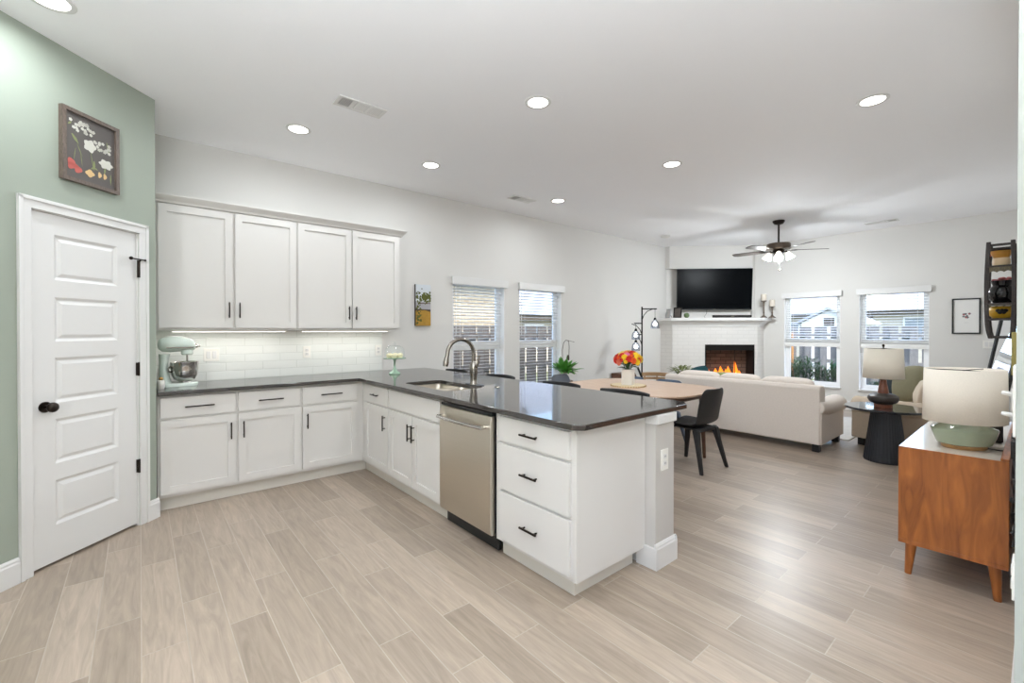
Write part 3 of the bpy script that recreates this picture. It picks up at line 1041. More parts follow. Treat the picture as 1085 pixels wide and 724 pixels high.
# cake stand
ck = thing('cake_stand', 'jade green pedestal cake stand with glass dome on the counter', 'cake stand', (2.05, 4.36, CT))
MB().lathe([(.001, 0), (.058, 0), (.060, .006), (.046, .022), (.026, .034), (.020, .05), (.012, .065), (.010, .10), (.013, .14), (.024, .160), (.001, .160)]).build('pedestal', M_JADE, ck)
MB().lathe([(.001, .158), (.112, .160), (.118, .168), (.114, .170), (.001, .167)], n=36).build('plate', M_JADE, ck)
mb = MB()
mb.lathe([(.100, .171), (.102, .22), (.098, .255), (.08, .283), (.045, .298), (.001, .302)], n=36, cap=False)
mb.build('dome', M_DOME, ck)
MB().ball((0, 0, .320), .016, .016, .018).build('dome_knob', M_DOME, ck)
k = 0
M_CAKE = mat('cream_cake', (238, 226, 190), .7, var=.06, vscale=30)
for i, (rx_, n) in enumerate(((.062, 6), (0, 1))):
    for j in range(n):
        a = j * 2 * PI / max(n, 1)
        mb = MB()
        mb.lathe([(.001, 0), (.022, 0), (.026, .014), (.030, .02), (.028, .034), (.014, .046), (.001, .048)], n=16)
        p = mb.build('cupcake', M_CAKE, None, loc=(2.05 + rx_ * math.cos(a), 4.36 + rx_ * math.sin(a), CT + .1705))
        tag(p, 'small cream coloured cake under the glass dome of the cake stand', 'cake', 'cakes under the dome')

# pictures in the kitchen
def picture(M, w, h, label, frame_m, fw, fd, cat='picture'):
    o = thing('framed_picture', label, cat)
    o.matrix_world = M
    mb = MB()
    holed(mb, -w / 2, w / 2, -h / 2, h / 2, -fd, 0, [(-w / 2 + fw, w / 2 - fw, -h / 2 + fw, h / 2 - fw)], px)
    mb.build('frame', frame_m, o, smooth=0)
    return o
bp = picture(rot_m((CX0 - .329 * 1.0, CY0 - .329, 2.485), PI / 4), .345, .435, 'weathered wood framed botanical print on the sage wall above the door', M_FRAMEW, .022, .028)
MB().box(-.155, .155, -.012, -.004, -.20, .20).build('backing', mat('print_ground', (92, 87, 84), .7), bp, smooth=0)
mb = MB()
holed(mb, -.165, .165, -.21, .21, -.024, -.0, [(-.152, .152, -.197, .197)], px)
mb.build('inner_moulding', mat('frame_inner', (52, 44, 40), .5), bp, smooth=0)
M_PETW = mat('print_white', (206, 204, 194), .8)
M_PETG = mat('print_green', (132, 140, 96), .8)
M_PETR = mat('print_red', (186, 98, 90), .8)
M_PETY = mat('print_peach', (212, 180, 130), .8)
def blob(mb, x, z, r, n=7, y=-.0125, rz=None):
    rz = rz or r
    pts = []
    for i in range(n * 4):
        a = i * 2 * PI / (n * 4)
        q = 1 + .16 * math.cos(a * n)
        pts.append((x + r * q * math.cos(a), z + rz * q * math.sin(a)))
    mb.prism_y(pts, y - .0006, y)
mb = MB()
rr = random.Random(3)
for cx, cz, n, sp in ((-.05, .13, 26, .062), (.075, .055, 22, .05)):
    for i in range(n):
        blob(mb, cx + rr.uniform(-sp, sp) * 1.1, cz + rr.uniform(-sp, sp) * .5, .0095, 5)
blob(mb, -.005, .035, .036, 5)
blob(mb, .095, -.045, .042, 6, rz=.028)
mb.build('white_blossoms', M_PETW, bp, smooth=0)
mb = MB()
for x0, z0, x1, z1, w in ((-.11, .07, -.07, .02, .018), (-.13, .12, -.11, .14, .012), (.10, .10, .12, .02, .01), (.02, -.05, .02, -.11, .016), (-.0, .0, .015, -.10, .004), (.09, -.07, .085, -.11, .012), (-.09, -.01, -.10, -.09, .004), (-.06, -.03, -.05, -.11, .004), (-.08, .02, -.05, -.05, .005), (.02, -.09, -.0, -.105, .012), (.02, -.09, .045, -.1, .01), (.125, -.10, .125, -.17, .008)):
    dx, dz = x1 - x0, z1 - z0
    l = math.hypot(dx, dz)
    nx, nz_ = -dz / l * w / 2, dx / l * w / 2
    mb.prism_y([(x0 + nx * .4, z0 + nz_ * .4), ((x0 + x1) / 2 + nx, (z0 + z1) / 2 + nz_), (x1, z1), ((x0 + x1) / 2 - nx, (z0 + z1) / 2 - nz_), (x0 - nx * .4, z0 - nz_ * .4)], -.0128, -.0122)
mb.build('leaves', M_PETG, bp, smooth=0)
mb = MB()
for x, z, r in ((-.115, -.10, .021), (-.115, -.125, .020), (-.075, -.135, .022), (-.09, -.12, .016)):
    blob(mb, x, z, r, 3)
mb.build('cherries', M_PETR, bp, smooth=0)
mb = MB()
blob(mb, -.005, -.135, .026, 4, rz=.022)
blob(mb, .055, -.125, .011, 3, rz=.018)
blob(mb, .088, -.125, .011, 3, rz=.018)
mb.build('cut_fruit', M_PETY, bp, smooth=0)

# canvas landscape on the back wall
cvs = thing('canvas_picture', 'narrow unframed canvas of a leafy tree over golden field', 'picture', (2.648, YB - .0002, 1.678))
MB().box(-.102, .102, -.03, 0, -.25, .25).build('canvas', mat('canvas_edge', (66, 56, 44), .8), cvs, smooth=0)
def flat(mb, pts, y):
    mb.prism_y(pts, y - .0005, y)
mb = MB(); flat(mb, [(-.10, .01), (.102, .01), (.102, .25), (-.10, .25)], -.0301)
mb.build('painted_sky', mat('painted_sky', (214, 220, 226), .8, var=.06, vscale=9), cvs, smooth=0)
mb = MB(); flat(mb, [(-.10, -.05), (.102, -.05), (.102, .045), (-.10, .045)], -.0306)
mb.build('painted_hills', mat('painted_hills', (172, 170, 176), .8, var=.1, vscale=12), cvs, smooth=0)
mb = MB(); flat(mb, [(-.10, -.25), (.102, -.25), (.102, -.08), (.02, -.06), (-.10, -.07)], -.0312)
mb.build('painted_field', mat('painted_field', (172, 132, 52), .8, var=.35, vscale=16), cvs, smooth=0)
mb = MB()
rr = random.Random(5)
for i in range(150):
    x = rr.uniform(-.10, .095)
    z = rr.gauss(.10, .035) if x > -.02 else rr.uniform(-.24, .17)
    blob(mb, max(-.088, x if x > -.02 else rr.uniform(-.095, -.03)), max(-.23, min(.2, z)), rr.uniform(.006, .014), 3, y=-.0318 - i * .00001)
mb.build('painted_leaves', mat('painted_leaves', (88, 92, 40), .8, var=.5, vscale=40), cvs, smooth=0)
mb = MB(); flat(mb, [(-.05, .015), (.10, .02), (.10, .028), (-.05, .025)], -.033)
mb.build('painted_branch', mat('painted_branch', (86, 58, 40), .8), cvs, smooth=0)

# ------------------------------------------------------------------ bar stools
def make_stool(loc, label):
    o = thing('bar_stool', label, 'stool', loc, PI, 'black counter stools')
    # faces +x locally (towards the counter after the half turn)
    mb = MB()
    mb.loft([[(x, y, z) for x, y in rounded(-.19, .19, -.20, .20, .07)] for z in (.62, .65)])
    mb.build('seat', M_BLACKP, o, bevel=.008)
    mb = MB()
    pts = []
    rings = []
    for i in range(15):
        t = (i / 14 - .5) * 2
        y = .225 * t
        x = -.215 + .07 * t * t
        top = .906 - .003 * t * t
        r = .011
        rings.append([(x - r, y, .80), (x + r, y, .80), (x + r, y, top), (x - r, y, top)])
    mb.loft(rings)
    mb.build('backrest', M_CHAIR, o, bevel=.006)
    mb = MB()
    for y in (-.16, .16):
        mb.tube([(-.165, y, .63), (-.178, y, .83)], .010, 8)
    mb.build('back_support', M_BLACKM, o)
    for sx, sy in ((1, 1), (1, -1), (-1, 1), (-1, -1)):
        MB().tube([(.15 * sx, .15 * sy, .625), (.20 * sx, .20 * sy, .0)], [.014, .010], 10).build('leg', M_BLACKM, o)
    mb = MB()
    q = .182
    mb.tube([(q, -q, .22), (q, q, .22)], .009, 8)
    mb.tube([(-q, -q, .22), (-q, q, .22)], .009, 8)
    mb.tube([(q, -q, .22), (-q, -q, .22)], .009, 8)
    mb.tube([(q, q, .22), (-q, q, .22)], .009, 8)
    mb.build('foot_rail', M_BLACKM, o)
    return o
ST = ['black low backed stool at the far left of the counter, left of the faucet', 'black low backed stool just right of the faucet', 'black low backed stool below the potted orchid', 'black low backed stool nearest the counter end, below the flower vase']
st0 = make_stool((2.72, 4.44, 0), ST[0])
for y, l in zip((3.60, 2.74, 2.07), ST[1:]):
    dup(st0, (2.72, y, 0), PI, l)

# ------------------------------------------------------------------ dining table and chairs
TX, TY, TZ = 4.25, 2.885, .75
tb = thing('dining_table', 'pale oak dining table with soft rounded corners and walnut legs', 'table', (TX, TY, 0))
pts = []
for i in range(72):
    a = i * 2 * PI / 72
    e = 2 / 3.3
    pts.append((.63 * math.copysign(abs(math.cos(a)) ** e, math.cos(a)), .765 * math.copysign(abs(math.sin(a)) ** e, math.sin(a))))
mb = MB()
mb.loft([[(x * .955, y * .965, TZ - .028) for x, y in pts], [(x, y, TZ - .010) for x, y in pts], [(x, y, TZ) for x, y in pts]])
mb.build('tabletop', M_TABLE, tb)
mb = MB()
mb.box(-.46, .46, -.58, -.55, TZ - .10, TZ - .028)
mb.box(-.46, .46, .55, .58, TZ - .10, TZ - .028)
mb.box(-.46, -.43, -.55, .55, TZ - .10, TZ - .028)
mb.box(.43, .46, -.55, .55, TZ - .10, TZ - .028)
mb.build('apron', M_WALNUT, tb, smooth=0)
for sx in (1, -1):
    for sy in (1, -1):
        MB().tube([(.40 * sx, .53 * sy, TZ - .03), (.40 * sx, .565 * sy, .0)], [.030, .017], 14).build('leg', M_WALNUT, tb)

def shell_grid(rows, nx=9, cup=.02, wrap=.035):
    out = []
    for (x, z, w, k) in rows:       # k: 0 seat .. 1 back
        r = []
        for i in range(nx):
            s = (i / (nx - 1) - .5) * 2
            r.append((x + wrap * k * s * s, w * s, z + cup * (1 - k) * s * s))
        out.append(r)
    return out
def make_chair(loc, rz, label, m, group):
    o = thing('dining_chair', label, 'chair', loc, rz, group)
    rows = [(.225, .425, .185, 0), (.20, .436, .205, 0), (.10, .430, .222, 0), (-.03, .424, .222, 0), (-.125, .432, .215, .1), (-.172, .46, .205, .4), (-.195, .52, .200, .8), (-.212, .60, .205, 1), (-.232, .69, .207, 1), (-.252, .765, .195, 1), (-.260, .798, .165, 1), (-.262, .806, .13, 1)]
    mb = MB()
    mb.loft(shell_grid(rows), cap=False, closed=False)
    mb.build('seat_shell', m, o, solid=.011, sub=1, smooth=60)
    mb = MB()
    mb.box(-.135, .15, -.15, .15, .392, .412)
    mb.box(-.16, -.12, -.185, .185, .372, .412)
    mb.box(.13, .17, -.18, .18, .378, .412)
    mb.build('under_frame', m, o, bevel=.008)
    for sx, sy in ((1, 1), (1, -1), (-1, 1), (-1, -1)):
        x0 = .15 if sx > 0 else -.14
        x1 = .215 if sx > 0 else -.235
        mb = MB()
        rings = []
        for t, a in ((0, .030), (.35, .023), (1, .016)):
            cx, cy_, z = x0 + (x1 - x0) * t, sy * (.165 + .06 * t), .40 * (1 - t)
            rings.append([(cx + a * dx, cy_ + a * dy, z) for dx, dy in ((-1, -.8), (1, -.8), (1, .8), (-1, .8))])
        mb.loft(rings)
        mb.build('leg', m, o, bevel=.005)
    return o
make_chair((4.30, 2.27, 0), R(86), 'matte black moulded dining chair at the near right end of the table', M_CHAIR, 'moulded dining chairs')
c_ = make_chair((4.90, 3.02, 0), R(180), 'slate blue moulded dining chair across the table, right of the vase', M_BLUE, 'moulded dining chairs')
c_.scale.z = .925
c_ = make_chair((4.90, 3.56, 0), R(180), 'slate blue moulded dining chair across the table, behind the vase', M_BLUE, 'moulded dining chairs')
c_.scale.z = .925
make_chair((4.16, 3.74, 0), R(-82), 'slate grey moulded dining chair at the far end, in front of orchid', M_SLATE, 'moulded dining chairs')

# centrepiece
o = thing('serving_board', 'round woven board under the white vase on the dining table', 'board', (4.17, 2.955, TZ + .001))
MB().lathe([(.001, 0), (.18, 0), (.185, .008), (.18, .016), (.001, .016)], n=40).build('disc', mat('cream_board', (226, 208, 172), .6), o)
mb = MB()
for i in range(40):
    a = i * 2 * PI / 40
    mb.ball((.187 * math.cos(a), .187 * math.sin(a), .008), .009, n=6, m=4)
mb.build('beaded_rim', M_RATTAN, o)
vz = TZ + .0176
o = thing('vase', 'white square ribbed vase holding a bright bouquet on the dining table', 'vase', (4.17, 2.955, vz), R(20))
mb = MB()
pr = rounded(-.062, .062, -.062, .062, .022)
mb.loft([[(x, y, 0) for x, y in pr], [(x, y, .172) for x, y in pr], [(x * .9, y * .9, .172) for x, y in pr], [(x * .88, y * .88, .02) for x, y in pr]])
mb.build('body', M_WHITEC, o)
bq = thing('bouquet', 'bouquet of red, yellow, orange and pink flowers in the white vase', 'flowers', (4.17, 2.955, vz))
mb = MB()
rr = random.Random(11)
for i in range(16):
    a = rr.uniform(0, 2 * PI)
    q = rr.uniform(.03, .1)
    mb.tube([(.02 * math.cos(a), .02 * math.sin(a), .05), (.03 * math.cos(a), .03 * math.sin(a), .15), (q * math.cos(a), q * math.sin(a), .29)], .003, 5)
mb.build('stems', M_LEAFD, bq)
mb = MB()
for i in range(36):
    a = rr.uniform(0, 2 * PI)
    mb.blade((.03 * math.cos(a), .03 * math.sin(a), rr.uniform(.17, .25)), a, rr.uniform(.08, .14), .034, R(rr.uniform(5, 60)), .25)
mb.build('foliage', M_LEAFD, bq)
FCOL = [mat('petal_yellow', (244, 208, 40), .7), mat('petal_red', (206, 40, 28), .7), mat('petal_orange', (236, 96, 36), .7), mat('petal_pink', (226, 118, 168), .7), mat('petal_cream', (238, 226, 130), .7), mat('petal_salmon', (232, 130, 100), .7)]
def flower_mesh(m):
    mb = MB()
    for ring, (n, r, zz) in enumerate(((11, .032, 0), (9, .024, .007), (6, .014, .012))):
        for i in range(n):
            a = i * 2 * PI / n + ring * .3
            c, s = math.cos(a), math.sin(a)
            p = lambda q, w, z: (q * c - w * s, q * s + w * c, z + zz)
            mb.face([p(.002, 0, 0), p(r * .6, -r * .24, .004), p(r, 0, .002), p(r * .6, r * .24, .004)])
    o = mb.build('flower', m, None, smooth=0)
    o.parent = bq
    return o
protos = [flower_mesh(m) for m in FCOL]
seq = [0, 4, 1, 0, 5, 2, 0, 1, 2, 4, 0, 1, 3, 0, 2, 0, 4, 1, 5, 0, 2, 3, 1, 0, 4, 0, 2, 1, 0, 3, 2, 0, 4, 1, 0, 5, 2, 0, 1, 3, 0, 2, 4, 1, 0, 2, 0, 3, 1, 0, 2, 5]
used = set()
for i, k in enumerate(seq):
    # spread over a dome
    t = (i + .5) / len(seq)
    el = math.asin(1 - 1.12 * t) if 1 - 1.12 * t > -1 else 0
    az = i * 2.39996
    d = Vector((math.cos(el) * math.cos(az), math.cos(el) * math.sin(az), math.sin(el)))
    p = Vector((d.x * .145, d.y * .145, .262 + d.z * .105))
    if k not in used:
        f = protos[k]
        used.add(k)
    else:
        f = protos[k].copy()
        COL.objects.link(f)
        f.parent = bq
    f.location = p
    f.rotation_mode = 'QUATERNION'
    f.rotation_quaternion = d.to_track_quat('Z', 'Y')
    sc_ = 1.1 + .25 * math.sin(i * 3.1)
    f.scale = (sc_, sc_, sc_)

# orchid on a plant stand by the back wall
OX, OY = 4.83, 4.56
o = thing('plant_stand', 'dark plant stand by the back wall carrying the orchid', 'plant stand', (OX, OY, 0))
MB().lathe([(.001, .60), (.14, .60), (.14, .625), (.001, .625)], n=28).build('top', M_WALNUT, o)
for k in range(3):
    a = R(30 + 120 * k)
    MB().tube([(.09 * math.cos(a), .09 * math.sin(a), .60), (.14 * math.cos(a), .14 * math.sin(a), 0)], [.014, .010], 8).build('leg', M_WALNUT, o)
o = thing('potted_orchid', 'green leafy orchid with bare arching stems in a white pot', 'plant', (OX, OY, .6252))
MB().lathe([(.001, 0), (.055, 0), (.075, .12), (.08, .125), (.072, .125), (.066, .10), (.001, .10)], n=24).build('pot', M_WHITEC, o)
mb = MB()
rr = random.Random(21)
for i in range(80):
    a = i * 2.4
    mb.blade((.03 * math.cos(a), .03 * math.sin(a), .10), a, rr.uniform(.20, .34), rr.uniform(.05, .08), R(rr.uniform(25, 86)), rr.uniform(.1, .5))
mb.build('leaves', M_LEAF, o)
mb = MB()
mb.tube([(-.0, 0, .10), (-.02, .0, .3), (-.03, 0, .45), (.0, 0, .565), (.05, 0, .60), (.11, 0, .585), (.12, 0, .5), (.115, 0, .4), (.12, 0, .30)], .0045, 6)
mb.tube([(.06, 0, .60), (.13, 0, .588), (.24, 0, .565)], .003, 5)
mb.ball((.10, 0, .335), .022, .015, .045, n=8, m=6)
mb.build('flower_stem', M_STEM, o)

# ------------------------------------------------------------------ living room: fireplace corner
def diag(cs, left_x, right_y):
    """outline (x,y) of a corner block whose 45 degree face is x+y=cs"""
    return [(left_x, YB), (left_x, cs - left_x), (cs - right_y, right_y), (XR, right_y), (XR, YB)]
# upper bulkhead over the recess, then the recess back
mb = MB()
mb.prism(diag(12.889, 8.116, 3.647), 2.60, HC)
struct(mb.build('wall_chimney_bulkhead', M_WALL, smooth=0))
mb = MB()
mb.prism(diag(13.03, 8.16, 3.69), 1.615, 2.60)
struct(mb.build('wall_chimney_recess', M_WALL, smooth=0))
mb = MB()
# right cheek of the recess
mb.prism([(9.235, 3.657), (9.245, 3.647), (XR, 3.647), (XR, 3.70), (9.30, 3.70)], 1.615, 2.60)
struct(mb.build('wall_chimney_cheek', M_WALL, smooth=0))
fp = thing('fireplace', 'painted white brick corner fireplace with mantel shelf and lit fire', 'fireplace', (0, 0, 0))
CB = 12.566
def fpt(s, d, z):
    """s along the face (0 = middle), d outwards from the brick face"""
    mx_, my_ = 8.714, CB - 8.714
    r2 = math.sqrt(.5)
    return (mx_ + s * r2 - d * r2, my_ - s * r2 - d * r2, z)
ang = -PI / 4
FM = rot_m((8.714, CB - 8.714, 0), ang)      # local x along the face, y inwards
OW = .462
mb = MB()
A = [(7.95, YB), (7.95, CB - 7.95), (CB - 3.49, 3.49), (XR - .001, 3.49), (XR - .001, YB - .001), (7.95, YB - .001)]
# brick body with the firebox opening, built from a front sheet and the corner block behind it
m2 = MB(FM)
holed(m2, -1.078, .512, 0, 1.50, 0, .40, [(-OW, OW, .30, 1.097)], px)
m2.build('brick_surround', M_BRICKW, fp, smooth=0)
mb = MB()
mb.prism([(7.95, CB - 7.95 + .002), (7.95, YB - .001), (8.2, YB - .001)], 0, 1.50)
mb.build('brick_side', M_BRICKW, fp, smooth=0)
mb = MB()
mb.prism([(CB - 3.49 + .002, 3.49), (XR - .001, 3.49), (XR - .001, 3.60)], 0, 1.50)
mb.build('brick_side', M_BRICKW, fp, smooth=0)
def mant(cs, e):
    return [(7.95 - e, YB - .001), (7.95 - e, cs - 7.95 + e), (cs - 3.49 + e, 3.49 - e), (XR - .001, 3.49 - e), (XR - .001, YB - .001)]
def mant2(e):
    cs = CB - e * math.sqrt(2)
    return [(7.95 - e, YB - .001), (7.95 - e, cs - (7.95 - e)), (cs - (3.49 - e), 3.49 - e), (XR - .001, 3.49 - e), (XR - .001, YB - .001)]
mb = MB()
mb.loft([[(x, y, z) for x, y in mant2(e)] for e, z in ((.002, 1.44), (.012, 1.44), (.018, 1.47), (.05, 1.505), (.10, 1.545), (.115, 1.555), (.145, 1.56), (.145, 1.612), (.002, 1.612))])
mb.build('mantel', M_TRIM, fp, smooth=0)
m2 = MB(FM)
m2.box(-OW - .0, OW, .36, .40, .30, 1.097)
m2.build('firebox_back', M_FIREBK, fp, smooth=0)
m2 = MB(FM)
m2.box(-OW, -OW + .012, .03, .36, .30, 1.097)
m2.box(OW - .012, OW, .03, .36, .30, 1.097)
m2.box(-OW, OW, .03, .36, 1.085, 1.097)
m2.box(-OW, OW, .03, .36, .30, .312)
m2.build('firebox_lining', M_FIREIN, fp, smooth=0)
m2 = MB(FM)
holed(m2, -OW, OW, .30, 1.097, .012, .028, [(-OW + .03, OW - .03, .34, 1.055)], px)
m2.box(-OW + .03, OW - .03, .012, .028, .985, 1.055)
m2.box(.095, .105, .014, .026, .34, .985)
m2.build('door_frame', M_BLACKM, fp, smooth=0)
for s0, y0, s1, y1, z, r in ((-.32, .12, .30, .20, .40, .045), (-.25, .24, .34, .15, .41, .05), (-.2, .17, .2, .22, .49, .04)):
    m2 = MB(FM)
    m2.tube([(s0, y0, z), ((s0 + s1) / 2, (y0 + y1) / 2 + .01, z + .01), (s1, y1, z)], [r, r * 1.1, r * .9], 10)
    m2.build('log', M_LOG, fp)
def flame(x, y, z, h, w, m):
    m2 = MB(FM)
    rings = []
    for t, k in ((0, .4), (.15, .9), (.35, 1), (.6, .6), (.82, .28), (1, .03)):
        rings.append([(x + w * k * math.cos(q * PI / 5) + .03 * h * math.sin(5 * t), y + .5 * w * k * math.sin(q * PI / 5), z + h * t) for q in range(10)])
    m2.loft(rings)
    m2.build('flame', m, fp)
for x, y, h, w in ((.14, .10, .34, .042), (-.22, .12, .16, .06), (-.10, .18, .20, .055), (-.02, .13, .15, .05), (.05, .20, .2, .05), (-.33, .17, .13, .05), (.25, .18, .12, .04)):
    flame(x, y, .47, h, w, M_FLAME)
    flame(x, y - .01, .47, h * .6, w * .5, M_FLAMEC)

# television on the recess
TM = rot_m((8.703, 4.157 - .0, 0), ang)
TM = Matrix.Translation((0, 0, 0)) @ rot_m((8.708, 4.167, 2.185), ang, R(3.2))
tv = thing('television', 'large black wall mounted television above the mantel', 'television')
MB(TM).box(-.718, .718, -.045, -.015, -.405, .405).build('case', M_BLACKP, tv, bevel=.004)
MB(TM).box(-.708, .708, -.0462, -.0448, -.385, .397).build('screen', M_SCREEN, tv, smooth=0)
MB(TM).box(-.35, .35, -.016, .03, -.25, .25).build('rear_housing', M_BLACKP, tv, bevel=.01)
mb = MB(TM)
mb.box(-.2, .2, .03, .055, -.15, .15)
mb.build('wall_bracket', M_BLACKM, tv, smooth=0)
MB(TM).box(-.02, .02, -.0475, -.0455, -.400, -.390).build('badge', M_NICKEL, tv, smooth=0)
mb = MB(TM)
mb.tube([(-.12, 0, -.40), (-.13, -.01, -.48), (-.17, -.02, -.53), (-.16, -.02, -.568)], .004, 6)
mb.build('cable', M_BLACKP, tv)
# mantel ornaments
def onm(s, d=0.0):
    p = fpt(s, d, 1.6122)
    return p
o = thing('soundbar', 'long slim black soundbar on the mantel under the television', 'speaker', onm(.03, .02), ang)
MB().box(-.355, .355, -.04, .04, .006, .055).build('grille', mat('speaker_cloth', (40, 36, 34), .9), o, bevel=.012)
MB().box(-.03, .03, -.0415, -.039, .024, .036).build('badge', M_NICKEL, o, smooth=0)
mb = MB()
for x in (-.3, .3):
    mb.box(x - .02, x + .02, -.03, .03, 0, .007)
mb.build('foot', M_BLACKP, o)
def standing_frame(s, d, w, h, turn, m, pm, label):
    o = thing('photo_frame', label, 'photo frame', onm(s, d), ang + turn)
    mb = MB(rot_m((0, 0, 0), 0, R(-10)))
    holed(mb, -w / 2, w / 2, 0, h, -.01, .006, [(-w / 2 + .018, w / 2 - .018, .018, h - .018)], px)
    mb.build('frame', m, o, smooth=0)
    MB(rot_m((0, 0, 0), 0, R(-10))).box(-w / 2 + .016, w / 2 - .016, -.003, .004, .016, h - .016).build('photograph', pm, o, smooth=0)
    MB().tube([(0, .02, h * .6), (0, .10, .004)], .005, 6).build('easel', M_BLACKP, o)
standing_frame(-.985, .0, .16, .21, R(-38), M_BLACKM, mat('photo_dark', (92, 84, 80), .4, var=.5, vscale=14), 'dark photo frame on the mantel beside a green ball')
standing_frame(-1.16, -.02, .14, .18, R(-70), mat('grey_frame', (176, 176, 178), .5), mat('photo_pale', (196, 194, 192), .4, var=.1, vscale=9), 'pale grey photo frame turned sideways at the mantel left end')
o = thing('moss_ball', 'small green moss ball on the mantel right of the dark photo frame', 'ornament', onm(-.815, .02))
MB().ball((0, 0, .052), .052).build('moss', mat('moss', (104, 124, 88), .9, var=.3, vscale=40, bump=.8), o)
MB().lathe([(.001, 0), (.03, 0), (.028, .006), (.001, .007)], n=16).build('foot', M_STEM, o)
def candle(s, d, h, label):
    o = thing('candle_holder', label, 'candle holder', onm(s, d), 0, 'candle holders on the mantel')
    mp_ = mat('bronze_holder', (110, 98, 86), .4, .6)
    MB().lathe([(.001, 0), (.062, 0), (.06, .012), (.03, .03), (.014, .05), (.012, .09), (.018, .1), (.012, .112), (.010, h * .7), (.016, h * .75), (.012, h * .8), (.02, h * .93), (.052, h * .97), (.055, h), (.001, h)]).build('stand', mp_, o)
    return o
for s, d, h, lab, lc in ((.608, .035, .325, 'taller bronze candle holder, left of the pair on the mantel', 'cream pillar candle on the taller holder, left of the pair'), (.76, .04, .215, 'shorter bronze candle holder, right of the pair on the mantel', 'cream pillar candle on the shorter holder, right of the pair')):
    candle(s, d, h, lab)
    p = onm(s, d)
    o = thing('pillar_candle', lc, 'candle', (p[0], p[1], p[2] + h + .0004), 0, 'pillar candles')
    MB().lathe([(.001, 0), (.048, 0), (.048, .122), (.040, .126), (.001, .122)], n=24).build('wax', mat('candle_wax', (214, 204, 190), .5), o)
    MB().tube([(0, 0, .12), (.002, 0, .138)], .0022, 5).build('wick', M_STEM, o)

# ------------------------------------------------------------------ sofa and armchair
def cushion(mb, x0, x1, y0, y1, z0, z1, p=.32, n=28, m=14):
    mb.ball(((x0 + x1) / 2, (y0 + y1) / 2, (z0 + z1) / 2), (x1 - x0) / 2, (y1 - y0) / 2, (z1 - z0) / 2, n, m, p)
def seat_unit(name, label, cat, loc, rz, W_, D_, nc, fab, hb=.745, hc=.80, ha=.565):
    """W_ along y between the outer arm faces, D_ along x; faces +x; origin at the middle of the back, on the floor"""
    o = thing(name, label, cat, loc, rz)
    h = W_ / 2
    aw = .19
    mb = MB()
    # frame: base and back
    mb.prism_y([(0, .085), (D_ - .03, .085), (D_ - .02, .30), (.20, .30), (.20, hb - .06), (.17, hb - .015), (.12, hb), (.035, hb), (0, hb - .03)], -h + .012, h - .012)
    mb.build('frame', fab, o, bevel=.014, seg=3)
    for sy in (-1, 1):
        mb = MB()
        y0, y1 = sorted((sy * h, sy * (h - aw + .03)))
        mb.prism_y([(.02, .086), (D_, .086), (D_, ha - .13), (D_ - .02, ha - .10), (.02, ha - .06)], y0, y1)
        # rolled top
        cyc = sy * (h - .075)
        rings = []
        for x, r in ((.01, .075), (.02, .092), (.30, .098), (D_ - .05, .104), (D_ - .015, .104), (D_, .095)):
            rings.append([(x, cyc + r * 1.12 * math.cos(k * 2 * PI / 20), ha - .098 + r * math.sin(k * 2 * PI / 20) + (.03 if x < .2 else 0)) for k in range(20)])
        mb.loft(rings)
        mb.build('arm', fab, o, bevel=.01)
    cw = (W_ - 2 * aw) / nc
    for i in range(nc):
        y0 = -h + aw + cw * i
        mb = MB()
        cushion(mb, .22, D_ - .005, y0 + .004, y0 + cw - .004, .295, .465)
        mb.build('seat_cushion', fab, o)
        mb = MB(Matrix.Translation((.235, 0, .45)) @ Matrix.Rotation(R(-9), 4, 'Y'))
        e = .07 if i in (0, nc - 1) else 0
        cushion(mb, -.10, .12, y0 + .006 - (e if i == 0 else 0), y0 + cw - .006 + (e if i == nc - 1 else 0), -.02, hc - .45, .38)
        mb.build('back_cushion', fab, o)
    for x in (.06, D_ - .09):
        for sy in (-1, 1):
            MB().box(x - .035, x + .035, sy * (h - .06) - .035, sy * (h - .06) + .035, 0, .087).build('foot', M_BLACKP, o, bevel=.004)
    return o
seat_unit('sofa', 'long beige rolled arm sofa with three back cushions seen from behind', 'sofa', (5.80, 2.53, 0), 0, 1.93, .88, 3, M_FABRIC)
seat_unit('armchair', 'beige armchair with pillows behind the black side table', 'armchair', (6.91, .50, 0), R(77), 1.02, .88, 1, M_TAUPE, .70, .78, .57)
def pillow(loc, rz, tilt, w, h, t, m, label, piping=None, roll=0):
    o = thing('throw_pillow', label, 'pillow', loc)
    o.rotation_euler = (R(roll), R(tilt), rz)
    mb = MB()
    rings = []
    n = 13
    g = []
    for sgn in (1, -1):
        grid = []
        for i in range(n):
            row = []
            for j in range(n):
                u, v = i / (n - 1) * 2 - 1, j / (n - 1) * 2 - 1
                f = ((1 - u * u) * (1 - v * v)) ** .42
                row.append((sgn * t / 2 * f, u * w / 2 * (1 - .13 * v * v), v * h / 2 * (1 - .13 * u * u) + h / 2))
            grid.append(row)
        g.append(grid)
    for grid in g:
        mb.loft(grid, cap=False, closed=False)
    bmesh.ops.remove_doubles(mb.bm, verts=mb.bm.verts, dist=.0008)
    mb.build('cover', m, o, smooth=70)
    if piping:
        mb = MB()
        q = []
        for i in range(49):
            k = i / 12 % 4
            k0 = int(k) % 4
            e = (k - int(k)) * 2 - 1
            u, v = [(e, -1), (1, e), (-e, 1), (-1, -e)][k0]
            q.append((0, u * w / 2 * (1 - .13 * v * v), v * h / 2 * (1 - .13 * u * u) + h / 2))
        mb.tube(q, .005, 6)
        mb.build('piping', piping, o)
    return o
pillow((6.285, 3.13, .535), R(8), -9, .32, .325, .13, M_TEAL, 'teal throw pillow peeking over the left sofa cushion', roll=-20)
